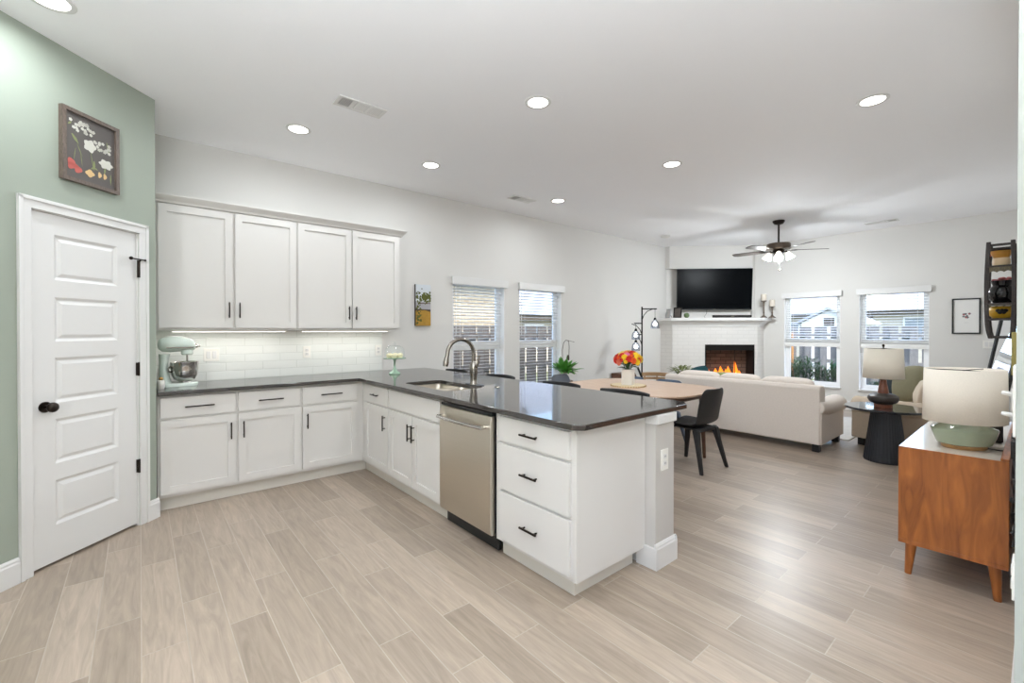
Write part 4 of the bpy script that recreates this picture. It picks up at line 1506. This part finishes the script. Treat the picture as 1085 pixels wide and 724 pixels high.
pillow((6.285, 2.80, .475), 0, -10, .42, .325, .14, M_LIME, 'green patterned pillow just right of the teal pillow', roll=0)
pillow((7.33, 1.27, .51), R(118), -6, .36, .44, .12, M_NAVY, 'charcoal pillow at the back of the armchair, behind the olive one', roll=12)
pillow((7.05, 1.03, .515), R(135), -12, .46, .44, .15, M_OLIVE, 'large olive velvet pillow leaning in the armchair', roll=10)
pillow((6.84, .84, .50), R(140), -16, .34, .33, .11, M_PIPED, 'oatmeal pillow with dark piping in front of the olive pillow', mat('dark_piping', (92, 78, 62), .9), roll=8)
# rug
o = MB().prism(rounded(6.72, 8.5, 1.52, 3.50, .02), .0005, .012).build('area_rug', M_RUG, None, bevel=.003)
tag(o, 'pale grey woven area rug on the floor between sofa and armchair', 'rug')

# ------------------------------------------------------------------ left living room corner
def at_dir(u, D):
    """point on the floor at picture column u and distance D straight ahead (for layout only)"""
    k = (u - 542.5) / 470
    a = R(50)
    return (D * (math.cos(a) + k * math.sin(a)), D * (math.sin(a) - k * math.cos(a)))
# tree floor lamp
lx, ly = 6.50, 4.33
fl = thing('floor_lamp', 'black tree floor lamp with three hanging smoked glass shades, lit', 'lamp', (lx, ly, 0))
MB().lathe([(.001, 0), (.14, 0), (.14, .015), (.13, .022), (.02, .03), (.001, .03)], n=32).build('base', M_BLACKM, fl)
MB().tube([(0, 0, .02), (0, 0, 1.77)], .0125, 12).build('pole', M_BLACKM, fl)
def lamp_arm(az, z, reach, drop):
    c, s = math.cos(az), math.sin(az)
    mb = MB()
    mb.tube([(0, 0, z), (reach + .03, 0, z)], .010, 8)
    mb.tube([(0, 0, z - .20), (.03, 0, z - .11), (.09, 0, z - .04), (.17, 0, z - .008)], .006, 8)
    mb.tube([(reach, 0, z), (reach, 0, z - drop)], .0035, 6)
    mb.bm.transform(Matrix.Rotation(az, 4, 'Z'))
    arm = mb.build('arm', M_BLACKM, fl)
    x, y = reach * c, reach * s
    MB().lathe([(.001, 0), (.018, 0), (.020, -.02), (.026, -.032), (.026, -.04), (.001, -.04)], (x, y, z - drop)).build('shade_cap', M_BLACKM, arm)
    mb = MB()
    mb.lathe([(.028, -.04), (.055, -.07), (.068, -.11), (.07, -.17), (.066, -.185)], (x, y, z - drop), cap=False, n=24)
    mb.build('glass_shade', M_SMOKE, arm)
    mb = MB()
    mb.ball((x, y, z - drop - .11), .033)
    mb.build('bulb', M_BULB, arm)
    point('lamp', fl, (x, y, z - drop - .11), 2.2, .035, (.93, .96, 1))
ri = R(50 - 90)          # picture-right direction
lamp_arm(ri, 1.735, .22, .15)
lamp_arm(ri + R(170), 1.49, .10, .09)
lamp_arm(ri + R(205), 1.30, .13, .09)
# tan bentwood chair
cx, cy_ = at_dir(694.5, 7.3)
o = thing('accent_chair', 'tan wooden chair with curved two rail back beyond the dining table', 'chair', (cx, cy_, 0), R(205))
for z0, z1 in ((.60, .665), (.545, .585)):
    mb = MB()
    rings = []
    for i in range(17):
        a = R(-72 + 9 * i) + PI
        for_ = []
        rings.append([(.20 * math.cos(a) - .0, .22 * math.sin(a), z0), (.222 * math.cos(a), .242 * math.sin(a), z0), (.222 * math.cos(a), .242 * math.sin(a), z1), (.20 * math.cos(a), .22 * math.sin(a), z1)])
    mb.loft(rings)
    mb.build('back_rail', M_TAN, o, bevel=.006)
MB().lathe([(.001, .40), (.22, .40), (.23, .42), (.22, .445), (.001, .45)], n=32).build('seat', M_TAN, o)
for sx, sy in ((1, 1), (1, -1), (-1, 1), (-1, -1)):
    MB().tube([(.15 * sx, .16 * sy, .42), (.19 * sx, .20 * sy, 0)], [.018, .012], 10).build('leg', M_TAN, o)
for a in (-55, 0, 55):
    b = R(a) + PI
    MB().tube([(.205 * math.cos(b), .222 * math.sin(b), .43), (.211 * math.cos(b), .231 * math.sin(b), .62)], .012, 8).build('back_post', M_TAN, o)
# brown cabinet against the back wall
o = thing('side_cabinet', 'low brown wooden cabinet against the back wall behind the vase', 'cabinet', (6.56, 4.685, 0))
MB().box(-.20, .20, -.17, .17, .10, .62).build('cabinet_body', M_WALNUT, o, bevel=.003)
MB().box(-.185, .185, -.182, -.17, .115, .605).build('door', M_WALNUT, o, bevel=.002)
MB().tube([(.15, -.19, .36), (.15, -.19, .44)], .006, 8).build('handle', M_BRONZE, o)
for sx in (-1, 1):
    for sy in (-1, 1):
        MB().tube([(.16 * sx, .13 * sy, .10), (.17 * sx, .14 * sy, 0)], [.016, .012], 8).build('leg', M_WALNUT, o)
# white board leaning by the lamp
bx, by = at_dir(698, 6.6)
o = thing('leaning_board', 'narrow white board with black edge leaning beside the floor lamp', 'board', (bx, by, 0), R(-40))
mb = MB(Matrix.Rotation(R(-22), 4, 'Y'))
mb.box(-.045, .0, -.012, .012, .03, .88)
mb.build('white_face', M_TRIM, o, smooth=0)
mb = MB(Matrix.Rotation(R(-22), 4, 'Y'))
mb.box(.0, .03, -.012, .012, .03, .88)
mb.build('black_edge', M_BLACKP, o, smooth=0)
# small stool with trailing plant near the hearth
sx_, sy_ = at_dir(722.5, 7.75)
o = thing('plant_table', 'small wooden drum table left of the fireplace holding a plant', 'table', (sx_, sy_, 0))
MB().lathe([(.001, 0), (.17, 0), (.18, .02), (.18, .55), (.001, .56)], n=28).build('drum', M_TAN, o)
MB().lathe([(.001, .5602), (.20, .5602), (.20, .585), (.001, .585)], n=28).build('top', M_TAN, o)
o = thing('trailing_plant', 'pale green trailing plant beside the fireplace behind the sofa', 'plant', (sx_, sy_, .5853))
MB().lathe([(.001, 0), (.07, 0), (.10, .06), (.095, .065), (.001, .055)], n=20).build('pot', M_STEM, o)
mb = MB()
rr = random.Random(31)
for i in range(90):
    a = rr.uniform(0, 2 * PI)
    q = rr.uniform(0, .15)
    mb.blade((q * math.cos(a) * 1.6, q * math.sin(a), .06 + rr.uniform(0, .07)), a, rr.uniform(.06, .15), rr.uniform(.018, .032), R(rr.uniform(0, 75)), .35, 3)
mb.build('leaves', M_LEAFP, o)

# ------------------------------------------------------------------ right side: side table, lamps, console
TBX, TBY = 6.00, 1.045
o = thing('side_table', 'round glossy black side table on a tapered drum base', 'table', (TBX, TBY, 0))
TBZ = .565
mb = MB()
n = 40
rings = []
for z, r in ((0, .175), (.015, .18), (.30, .145), (TBZ - .028, .118)):
    rings.append([(r * (1 + .02 * (k % 2)) * math.cos(k * 2 * PI / 80), r * (1 + .02 * (k % 2)) * math.sin(k * 2 * PI / 80), z) for k in range(80)])
mb.loft(rings)
mb.build('pedestal', mat('charcoal_lacquer', (30, 32, 38), .45), o, smooth=20)
MB().lathe([(.001, TBZ - .028), (.33, TBZ - .028), (.348, TBZ - .020), (.35, TBZ - .006), (.345, TBZ), (.001, TBZ)], n=56).build('tabletop', mat('black_marble', (36, 38, 44), .08, var=.4, vscale=6, coat=.5), o)
LBX, LBY = 5.98, 1.06
o = thing('table_lamp', 'table lamp with cream drum shade and squat dark base on the black side table', 'lamp', (LBX, LBY, TBZ + .0003))
MB().lathe([(.001, 0), (.075, 0), (.08, .012), (.076, .035), (.001, .035)], n=32).build('foot', M_COPPER, o)
MB().lathe([(.001, .035), (.08, .036), (.115, .055), (.132, .085), (.127, .115), (.10, .138), (.055, .148), (.001, .148)], n=36).build('body', mat('dark_stoneware', (62, 56, 52), .45), o)
MB().lathe([(.001, .145), (.048, .145), (.043, .18), (.034, .24), (.026, .29), (.001, .29)], n=24).build('neck', M_COPPER, o)
MB().tube([(0, 0, .29), (0, 0, .645)], .006, 8).build('stem', M_BRONZE, o)
mb = MB()
mb.lathe([(.172, .305), (.160, .615)], n=48, cap=False)
sh = mb.build('lamp_shade', M_CREAM, o, solid=.003)
mb = MB()
mb.lathe([(.001, .612), (.02, .612), (.02, .62), (.001, .62)], n=12)
for k in range(3):
    a = 2 * PI * k / 3
    mb.tube([(0, 0, .615), (.159 * math.cos(a), .159 * math.sin(a), .612)], .0025, 5)
mb.build('spider', M_BRONZE, sh)
MB().ball((0, 0, .645), .012, .012, .016).build('finial', M_BRONZE, o)

# console
CXL = 1.50
co = thing('console_cabinet', 'honey brown wooden sideboard on tapered legs at the right wall', 'sideboard', (3.28, .095, 0))
mb = MB()
t = .022
mb.box(0, CXL, 0, .418, .178, .178 + t)
mb.box(0, t, 0, .418, .178 + t, .718)
mb.box(CXL - t, CXL, 0, .418, .178 + t, .718)
mb.box(t, CXL - t, .0, .012, .178 + t, .718)
mb.box(CXL / 2 - .01, CXL / 2 + .01, .012, .39, .178 + t, .70)
mb.box(t, CXL - t, 0, .03, .70, .732)
mb.box(0, t, 0, .03, .718, .732)
mb.build('cabinet_body', M_CONSOLE, co, bevel=.002)
MB().box(t * .4, CXL - t, .03, .4178, .701, .7182).build('top_panel', mat('pale_glossy_top', (226, 216, 204), .12, coat=.4), co, smooth=0)  # pale glossy panel set into the wooden top
for i in range(2):
    x0 = t + .004 + i * (CXL / 2 - .012)
    d = MB().box(x0, x0 + CXL / 2 - .036, .398, .414, .178 + t + .004, .694).build('door', M_CONSOLE, co, bevel=.002)
    hx = x0 + (CXL / 2 - .06 if i == 0 else .03)
    MB().tube([(hx, .414, .46), (hx, .432, .46)], [.008, .012], 10).build('knob', M_BRONZE, d)
for x, dx in ((.05, -.012), (CXL - .05, .012)):
    for y, dy in ((.05, -.012), (.368, .012)):
        MB().tube([(x, y, .18), (x + dx, y + dy, 0)], [.026, .015], 14).build('leg', M_CONSOLE, co)
# ceramic lamp
o = thing('table_lamp', 'table lamp with green glazed base and wide oatmeal linen shade on the sideboard', 'lamp', (3.515, .272, .7185), R(-40))
S = .78
o.scale = (.92, .95, 1.0)
MB().lathe([(.001, 0), (.105, 0), (.11, .006), (.112, .022), (.001, .022)], n=40, sy=S).build('wooden_foot', wood('lamp_foot_wood', (150, 110, 66), (176, 134, 86), .5, 8, (1, 1, 6)), o)
MB().lathe([(.001, .021), (.118, .021), (.135, .028), (.150, .06), (.162, .098), (.163, .106), (.158, .112), (.10, .135), (.05, .152), (.036, .16), (.034, .175), (.001, .175)], n=48, sy=S).build('glazed_base', M_GLAZE, o)
MB().tube([(0, 0, .17), (0, 0, .43)], .007, 8).build('stem', M_BRONZE, o)
mb = MB()
mb.lathe([(.203, .148 + .0), (.196, .437)], n=56, sy=S, cap=False)
sh = mb.build('lamp_shade', M_LINEN, o, solid=.003)
mb = MB()
for k in range(3):
    a = 2 * PI * k / 3 + .4
    mb.tube([(0, 0, .43), (.195 * math.cos(a), .195 * S * math.sin(a), .432)], .0025, 5)
mb.build('spider', M_BRONZE, sh)
MB().tube([(.08, -.06, .008), (.12, -.085, .004), (.135, -.10, .005)], .003, 6).build('power_cord', M_BLACKP, o)
# black box behind the lamp
o = thing('black_speaker', 'black box speaker on the sideboard behind the green lamp', 'speaker', (3.86, .275, .7185), R(8))
MB().box(-.09, .09, -.13, .14, .004, .165).build('case', M_BLACKP, o, bevel=.006)
MB().box(-.0945, -.0895, -.12, .13, .012, .157).build('grille', mat('speaker_cloth', (40, 36, 34), .9), o, bevel=.002)
mb = MB()
for x in (-.07, .07):
    for y in (-.1, .11):
        mb.tube([(x, y, 0), (x, y, .006)], .01, 8)
mb.build('foot', M_BLACKP, o)
# cables hanging at the back corner of the sideboard
o = thing('cable_bundle', 'tangle of black cables hanging between the sideboard and the near wall', 'cable', (3.10, .074, .10))
rr = random.Random(9)
for k in range(4):
    mb = MB()
    pts = []
    for i in range(26):
        t = i / 25
        pts.append((.10 * math.sin(t * 9 + k * 1.7) * .5 + .05 * k - .04, .008 * math.sin(t * 13 + k), .74 - .42 * t + .05 * math.sin(t * 11 + k * 2)))
    mb.tube(pts, .0055, 6)
    mb.build('cable', M_BLACKP, o)
mb = MB()
pts = [(.04 + .04 * math.cos(a), .004 * math.sin(3 * a), .32 + .05 * math.sin(a)) for a in [2 * PI * i / 20 for i in range(21)]]
mb.tube(pts, .005, 6)
mb.build('cable_loop', M_BLACKP, o)
MB().box(-.04, .06, -.012, .012, .68, .76).build('power_block', M_BLACKP, o, bevel=.004)

# print on the far wall
fr = picture(rot_m((XR - .0002, .709, 1.582), -PI / 2), .300, .525, 'black framed white print on the far wall beside the right window', M_BLACKP, .018, .022)
MB().box(-.135, .135, -.008, -.002, -.247, .247).build('mat_board', mat('print_paper', (236, 235, 232), .7), fr, smooth=0)
mb = MB()
rr = random.Random(2)
for i in range(9):
    blob(mb, rr.uniform(-.03, .035), rr.uniform(-.045, .04), rr.uniform(.010, .018), 5, y=-.0082 - .0001 * i)
mb.build('grey_sketch', mat('sketch_grey', (112, 108, 112), .8), fr, smooth=0)
mb = MB()
for x, z in ((-.025, .02), (.03, .03), (.0, -.02)):
    blob(mb, x, z, .009, 5, y=-.0095)
mb.build('red_accents', mat('sketch_red', (186, 96, 92), .8), fr, smooth=0)
mb = MB()
mb.prism_y([(-.022, -.098), (.022, -.098), (.022, -.095), (-.022, -.095)], -.0086, -.008)
mb.build('caption_line', mat('caption_grey', (190, 188, 188), .8), fr, smooth=0)

# wall shelf with planters, seen from its end
WX, WYs = 5.60, WY + .004
ws = thing('wall_shelf', 'dark worn hanging ladder shelf with three tiers of planters', 'shelf', (WX, 0, 0))
SHL = .26
yb_, yf_ = .138, .305
for x in (0, SHL):
    for yb2, bow in ((yf_ - .014, .012), (yb_ + .014, -.008)):
        mb = MB()
        rings = []
        for i in range(15):
            t = i / 14
            z = 1.30 + .83 * t
            y = yb2 + bow * math.sin(PI * t) - (.014 if bow > 0 else -.006) * (max(0, .12 - t) / .12) ** 1.5
            rings.append([(x - .012, y - .014, z), (x + .012, y - .014, z), (x + .012, y + .014, z), (x - .012, y + .014, z)])
        mb.loft(rings)
        mb.build('upright', M_RAIL, ws, bevel=.004)
for z in (2.10, 1.312):
    mb = MB()
    for x in (0, SHL):
        mb.box(x - .008, x + .008, yb_ + .02, yf_ - .02, z - .010, z + .010)
    mb.build('end_rail', M_RAIL, ws, bevel=.003)
M_SHELFW = wood('olive_worn_shelf', (72, 66, 50), (112, 102, 78), .6, 8, (3, 3, 1))
for z in (1.925, 1.605, 1.475):
    MB().box(-.018, SHL + .018, yb_ + .0, yf_, z - .016, z).build('tier', M_RAIL, ws, bevel=.002)
    if z > 1.5:
        mb = MB()
        pts = [(yb_ + .02, z - .016), (yf_ - .02, z - .016)]
        k = 12
        ylist = [yf_ - .02 - (yf_ - yb_ - .04) * i / k for i in range(k + 1)]
        dz_ = .045 if z > 1.8 else .018
        pts += [(y, z - .016 - dz_ + .012 * abs(math.sin(i * PI / 4))) for i, y in enumerate(ylist)]
        mb.prism_x(pts, -.016, -.008)
        mb.build('scalloped_apron', M_SHELFW, ws, smooth=0)
for z in (1.45, 1.95):
    MB().box(.02, SHL - .02, WYs, yb_ + .004, z - .02, z + .02).build('wall_mount', M_RAIL, ws, smooth=0)
SX = WX + .13
o = thing('ceramic_planter', 'ochre and cream pot with dark rim on the top tier of the hanging shelf', 'planter', (SX, .222, 1.9253))
MB().lathe([(.001, 0), (.045, 0), (.056, .03), (.055, .06), (.046, .075), (.001, .075)], n=24).build('base', mat('cream_glaze', (226, 198, 158), .35), o)
MB().lathe([(.001, .072), (.047, .074), (.062, .105), (.070, .135), (.001, .135)], n=24).build('bowl', mat('ochre_glaze', (196, 140, 58), .3, var=.2, vscale=18), o)
MB().lathe([(.001, .134), (.074, .134), (.080, .142), (.078, .150), (.001, .152)], n=24).build('rim', M_RAIL, o)
MB().ball((-.01, .072, .10), .010).build('red_dot', mat('red_glaze', (190, 44, 50), .4), o)
o = thing('black_pot', 'round black pot of pink flowers on the middle tier of the shelf', 'planter', (SX, .215, 1.6053))
MB().lathe([(.001, 0), (.05, 0), (.082, .04), (.090, .085), (.078, .13), (.058, .155), (.072, .195), (.066, .197), (.052, .16), (.001, .15)], n=28).build('pot', M_BLACKS, o)
mb = MB()
for i in range(14):
    a = i * 2.4
    q = .016 * math.sqrt(i)
    mb.ball((q * math.cos(a), q * math.sin(a), .205 + .01 * math.sin(i * 2.0)), .016, .016, .011, 8, 5)
mb.build('blossoms', mat('faded_pink', (196, 112, 112), .8, var=.25, vscale=40), o)
o = thing('yellow_pot', 'bright yellow patterned pot on the lowest tier of the hanging shelf', 'planter', (SX, .222, 1.4753))
MB().lathe([(.001, 0), (.05, 0), (.074, .03), (.078, .06), (.070, .095), (.060, .105), (.001, .105)], n=28).build('pot', mat('yellow_glaze', (216, 168, 50), .3, var=.15, vscale=14), o)
mb = MB()
for i in range(5):
    a = R(168 + 9 * i)
    mb.ball((.072 * math.cos(a), .072 * math.sin(a), .058 + .008 * (-1) ** i), .016, .016, .016, 8, 6)
mb.build('dark_motif', M_BLACKP, o)
# leaning mirror in the corner
mr_ = thing('leaning_mirror', 'tall black framed mirror leaning in the corner right of the far wall', 'mirror', (8.58, .47, 0), R(27))
TL = Matrix.Rotation(R(10), 4, 'X')
mb = MB(TL)
holed(mb, -.25, .25, 0.004, 1.58, -.018, .018, [(-.215, .215, .04, 1.545)], px)
mb.build('frame', M_BLACKP, mr_, smooth=0)
MB(TL).box(-.22, .22, -.004, .004, .035, 1.55).build('mirror_glass', mat('mirror_silver', (238, 240, 242), .02, 1.0), mr_, smooth=0)
# olive framed panel seen edge on
o = thing('wall_hanging', 'olive edged wall hanging seen edge on below the hanging shelf', 'picture', (4.0, WY + .0005, 1.235))
MB().box(-.12, .12, 0, .062, -.125, .125).build('box_frame', mat('olive_frame', (158, 146, 84), .6), o, bevel=.003)
MB().box(-.10, .10, .0615, .063, -.105, .105).build('panel', M_PETG, o, smooth=0)

# ------------------------------------------------------------------ outdoors
GZ = -0.18
MB().box(-8, 40, YB + .14, 40, GZ - .1, GZ).build('ground_lawn', M_GRASS, smooth=0, kind='structure')
MB().box(XR + .14, 40, -20, YB + .14, GZ - .1, GZ).build('ground_side_lawn', M_GRASS, smooth=0, kind='structure')
MB().box(-16, LX - .13, -16, YB + .13, GZ - .1, GZ).build('ground_patio', mat('patio_concrete', (176, 172, 166), .9), smooth=0, kind='structure')
def fence(name_label, M, s0, s1, top, tan=(), fm=None):
    fm = fm or M_FENCE
    o = thing('wooden_fence', name_label, 'fence')
    o.matrix_world = M
    mb = MB()
    s = s0
    i = 0
    while s < s1:
        y = 0 if i % 2 == 0 else .06
        mb.box(s, s + .14, y, y + .018, GZ, top)
        s += .135 + (.0 if i % 2 else .055)
        i += 1
    mb.build('boards', fm, o, smooth=0)
    mb = MB()
    for z in (GZ + .25, (top + GZ) / 2, top - .2):
        mb.box(s0, s1, .019, .059, z - .045, z + .045)
    mb.build('rails', fm, o, smooth=0)
    for x in tan:
        MB().box(x - .045, x + .045, -.09, -.001, GZ, top - .15).build('post', M_TANPOST, o, smooth=0)
    return o
fence('weathered board fence outside the two left windows', rot_m((0, 7.1, 0)), 1.5, 13, 1.46, (3.2,), M_FENCE_SHADED)
fence('weathered board fence outside the two right windows', rot_m((12.6, 0, 0), -PI / 2), -7.0, 6, 1.46, (-4.04, .2))
# brick neighbour behind the left fence
o = thing('brick_house', 'tan brick neighbour house seen through the left window blind', 'house')
MB().box(1.0, 8.0, 9.6, 15, GZ, 2.65).build('wall', M_HBRICK, o, smooth=0)
MB().box(.7, 8.3, 9.2, 15.4, 2.65, 2.80).build('eave', M_EAVE, o, smooth=0)
mb = MB()
mb.loft([[(.6, 9.1, 2.80), (8.4, 9.1, 2.80), (8.4, 15.5, 2.80), (.6, 15.5, 2.80)], [(3, 12.2, 4.6), (6, 12.2, 4.6), (6, 12.4, 4.6), (3, 12.4, 4.6)]])
mb.build('roof', M_ROOF, o, smooth=0)
def house(label, M, w, d, zw, zr, wall_m, win=()):
    o = thing('neighbour_house', label, 'house')
    o.matrix_world = M
    MB().box(0, w, 0, d, GZ, zw).build('wall', wall_m, o, smooth=0)
    MB().box(-.4, w + .4, -.5, d + .5, zw, zw + .18).build('eave', M_EAVE, o, smooth=0)
    mb = MB()
    mb.loft([[(-.5, -.6, zw + .18), (w + .5, -.6, zw + .18), (w + .5, d + .6, zw + .18), (-.5, d + .6, zw + .18)], [(w * .25, d * .48, zr), (w * .75, d * .48, zr), (w * .75, d * .52, zr), (w * .25, d * .52, zr)]])
    mb.build('roof', M_ROOF, o, smooth=0)
    for x, z, ww, hh in win:
        f = MB().box(x, x + ww, -.05, .02, z, z + hh).build('window_frame', M_TRIM, o, smooth=0)
        MB().box(x + .06, x + ww - .06, -.06, -.045, z + .06, z + hh - .06).build('pane', mat('far_pane', (128, 136, 142), .1), f, smooth=0)
    return o
house('pale roofed neighbour house seen through the second left window', rot_m((9.4, 12.0, 0)), 9, 8, 1.75, 4.6, M_SIDING, ((1.2, .7, 1.0, .9), (4, .7, 1.0, .9)))
house('low neighbour house with wide pale roof seen through the window behind the cream lamp', rot_m((24.5, 4.7, 0), -PI / 2), 16, 9, 2.05, 5.6, M_SIDING, ((1.0, .9, 1.6, 1.05),))
house('low neighbour house with wide pale roof seen through the window beside the fireplace', rot_m((25.5, 20.0, 0), -PI / 2), 14, 9, 2.0, 5.4, M_SIDING, ((11.2, .9, 1.0, .9),))
o = thing('garden_shed', 'small white gabled shed above the fence, right window beside fireplace', 'shed', (16.5, 4.25, 0), -PI / 2)
mb = MB()
mb.prism_y([(-.75, GZ), (.75, GZ), (.75, 1.62), (0, 2.02), (-.75, 1.62)], 0, 1.8)
mb.build('wall', M_TRIM, o, smooth=0)
mb = MB()
for s in (-1, 1):
    mb.prism_y([(0, 2.03), (0, 2.10), (s * .92, 1.62), (s * .92, 1.55)], -.15, 1.95)
mb.build('roof', M_ROOF, o, smooth=0)
MB().box(-.14, .14, -.02, .01, 1.52, 1.76).build('vent', M_EAVE, o, smooth=0)
def tree(label, x, y, h, r, seed):
    o = thing('garden_tree', label, 'tree', (x, y, GZ), 0, 'trees beyond the fences')
    MB().tube([(0, 0, 0), (.05, .02, h * .4), (0, 0, h * .7)], [.16, .12, .06], 10).build('trunk', M_STEM, o)
    mb = MB()
    q = random.Random(seed)
    for i in range(420):
        a, e = q.uniform(0, 2 * PI), q.uniform(-1, 1)
        k = r * q.uniform(.3, 1) ** .5
        c = math.sqrt(1 - e * e)
        mb.blade((k * c * math.cos(a), k * c * math.sin(a), h - r * .6 + k * e * .75), q.uniform(0, 6.3), q.uniform(.25, .5), .18, R(q.uniform(-30, 60)), .2, 2)
    mb.build('foliage', M_LEAF, o, smooth=0)
tree('green tree whose leaves show at the top of the window by the cream lamp', 22.0, 5.15, 4.3, .75, 1)
tree('green tree whose leaves touch the top right of the fireplace window', 22.5, 7.9, 4.7, .6, 2)
def trough(label, x0, x1, y0, y1, z0, z1, n, hmax, seed):
    o = thing('planter_box', label, 'planter', ((x0 + x1) / 2, (y0 + y1) / 2, GZ))
    w, d = (x1 - x0) / 2, (y1 - y0) / 2
    mb = MB()
    mb.loft([[(-w * .9, -d * .96, 0), (w * .9, -d * .96, 0), (w * .9, d * .96, 0), (-w * .9, d * .96, 0)],
             [(-w, -d, z1 - GZ), (w, -d, z1 - GZ), (w, d, z1 - GZ), (-w, d, z1 - GZ)],
             [(-w + .02, -d + .02, z1 - GZ), (w - .02, -d + .02, z1 - GZ), (w - .02, d - .02, z1 - GZ), (-w + .02, d - .02, z1 - GZ)],
             [(-w + .02, -d + .02, z1 - GZ - .06), (w - .02, -d + .02, z1 - GZ - .06), (w - .02, d - .02, z1 - GZ - .06), (-w + .02, d - .02, z1 - GZ - .06)]])
    mb.build('trough', M_BLACKP, o, bevel=.004, smooth=0)
    p = thing('leafy_shrub', label.replace('black planter', 'leafy green shrub growing in the black planter'), 'plant', ((x0 + x1) / 2, (y0 + y1) / 2, z1 - .058), 0)
    q = random.Random(seed)
    mb = MB()
    for i in range(n):
        yy = q.uniform(-d * .9, d * .9)
        xx = q.uniform(-w * .7, w * .7)
        hump = .62 + .38 * abs(math.sin(2.2 * (yy / d) + .9))
        H = hmax * hump * q.uniform(.6, 1)
        a = q.uniform(0, 2 * PI)
        lean = q.uniform(0, .12)
        tip = Vector((xx + lean * math.cos(a), yy + lean * math.sin(a), H))
        for t in (.35, .5, .65, .8, .95):
            b = (xx + (tip.x - xx) * t, yy + (tip.y - yy) * t, H * t)
            for sd in (0, PI * .9):
                mb.blade(b, a + sd + q.uniform(-.5, .5) + t * 2, q.uniform(.09, .16), .02, R(q.uniform(25, 65)), .2, 3)
    mb.build('leaves', M_LEAFD, p, smooth=0)
    mb = MB()
    for i in range(12):
        yy = -d * .8 + 1.6 * d * i / 11
        mb.tube([(0, yy, 0), (.02, yy + .01, hmax * .6)], .006, 5)
    mb.build('stems', M_STEM, p)
trough('black planter outside the window beside the fireplace', 9.72, 10.0, 2.28, 3.30, .20, .36, 90, .58, 4)
trough('black planter outside the window behind the cream lamp', 9.72, 10.0, 1.35, 2.02, .20, .36, 24, .16, 6)
o = thing('garden_bush', 'small pale bush low outside the window, above the armchair pillows', 'plant', (10.25, 1.08, GZ))
mb = MB()
q = random.Random(8)
for i in range(150):
    a = q.uniform(0, 6.3)
    r_ = q.uniform(0, .2)
    mb.blade((r_ * math.cos(a), r_ * math.sin(a), .35 + q.uniform(0, .42)), a, q.uniform(.12, .24), .05, R(q.uniform(10, 70)), .3, 3)
mb.build('leaves', M_LEAF, o, smooth=0)
MB().tube([(0, 0, 0), (.01, 0, .5)], .012, 6).build('stem', M_STEM, o)
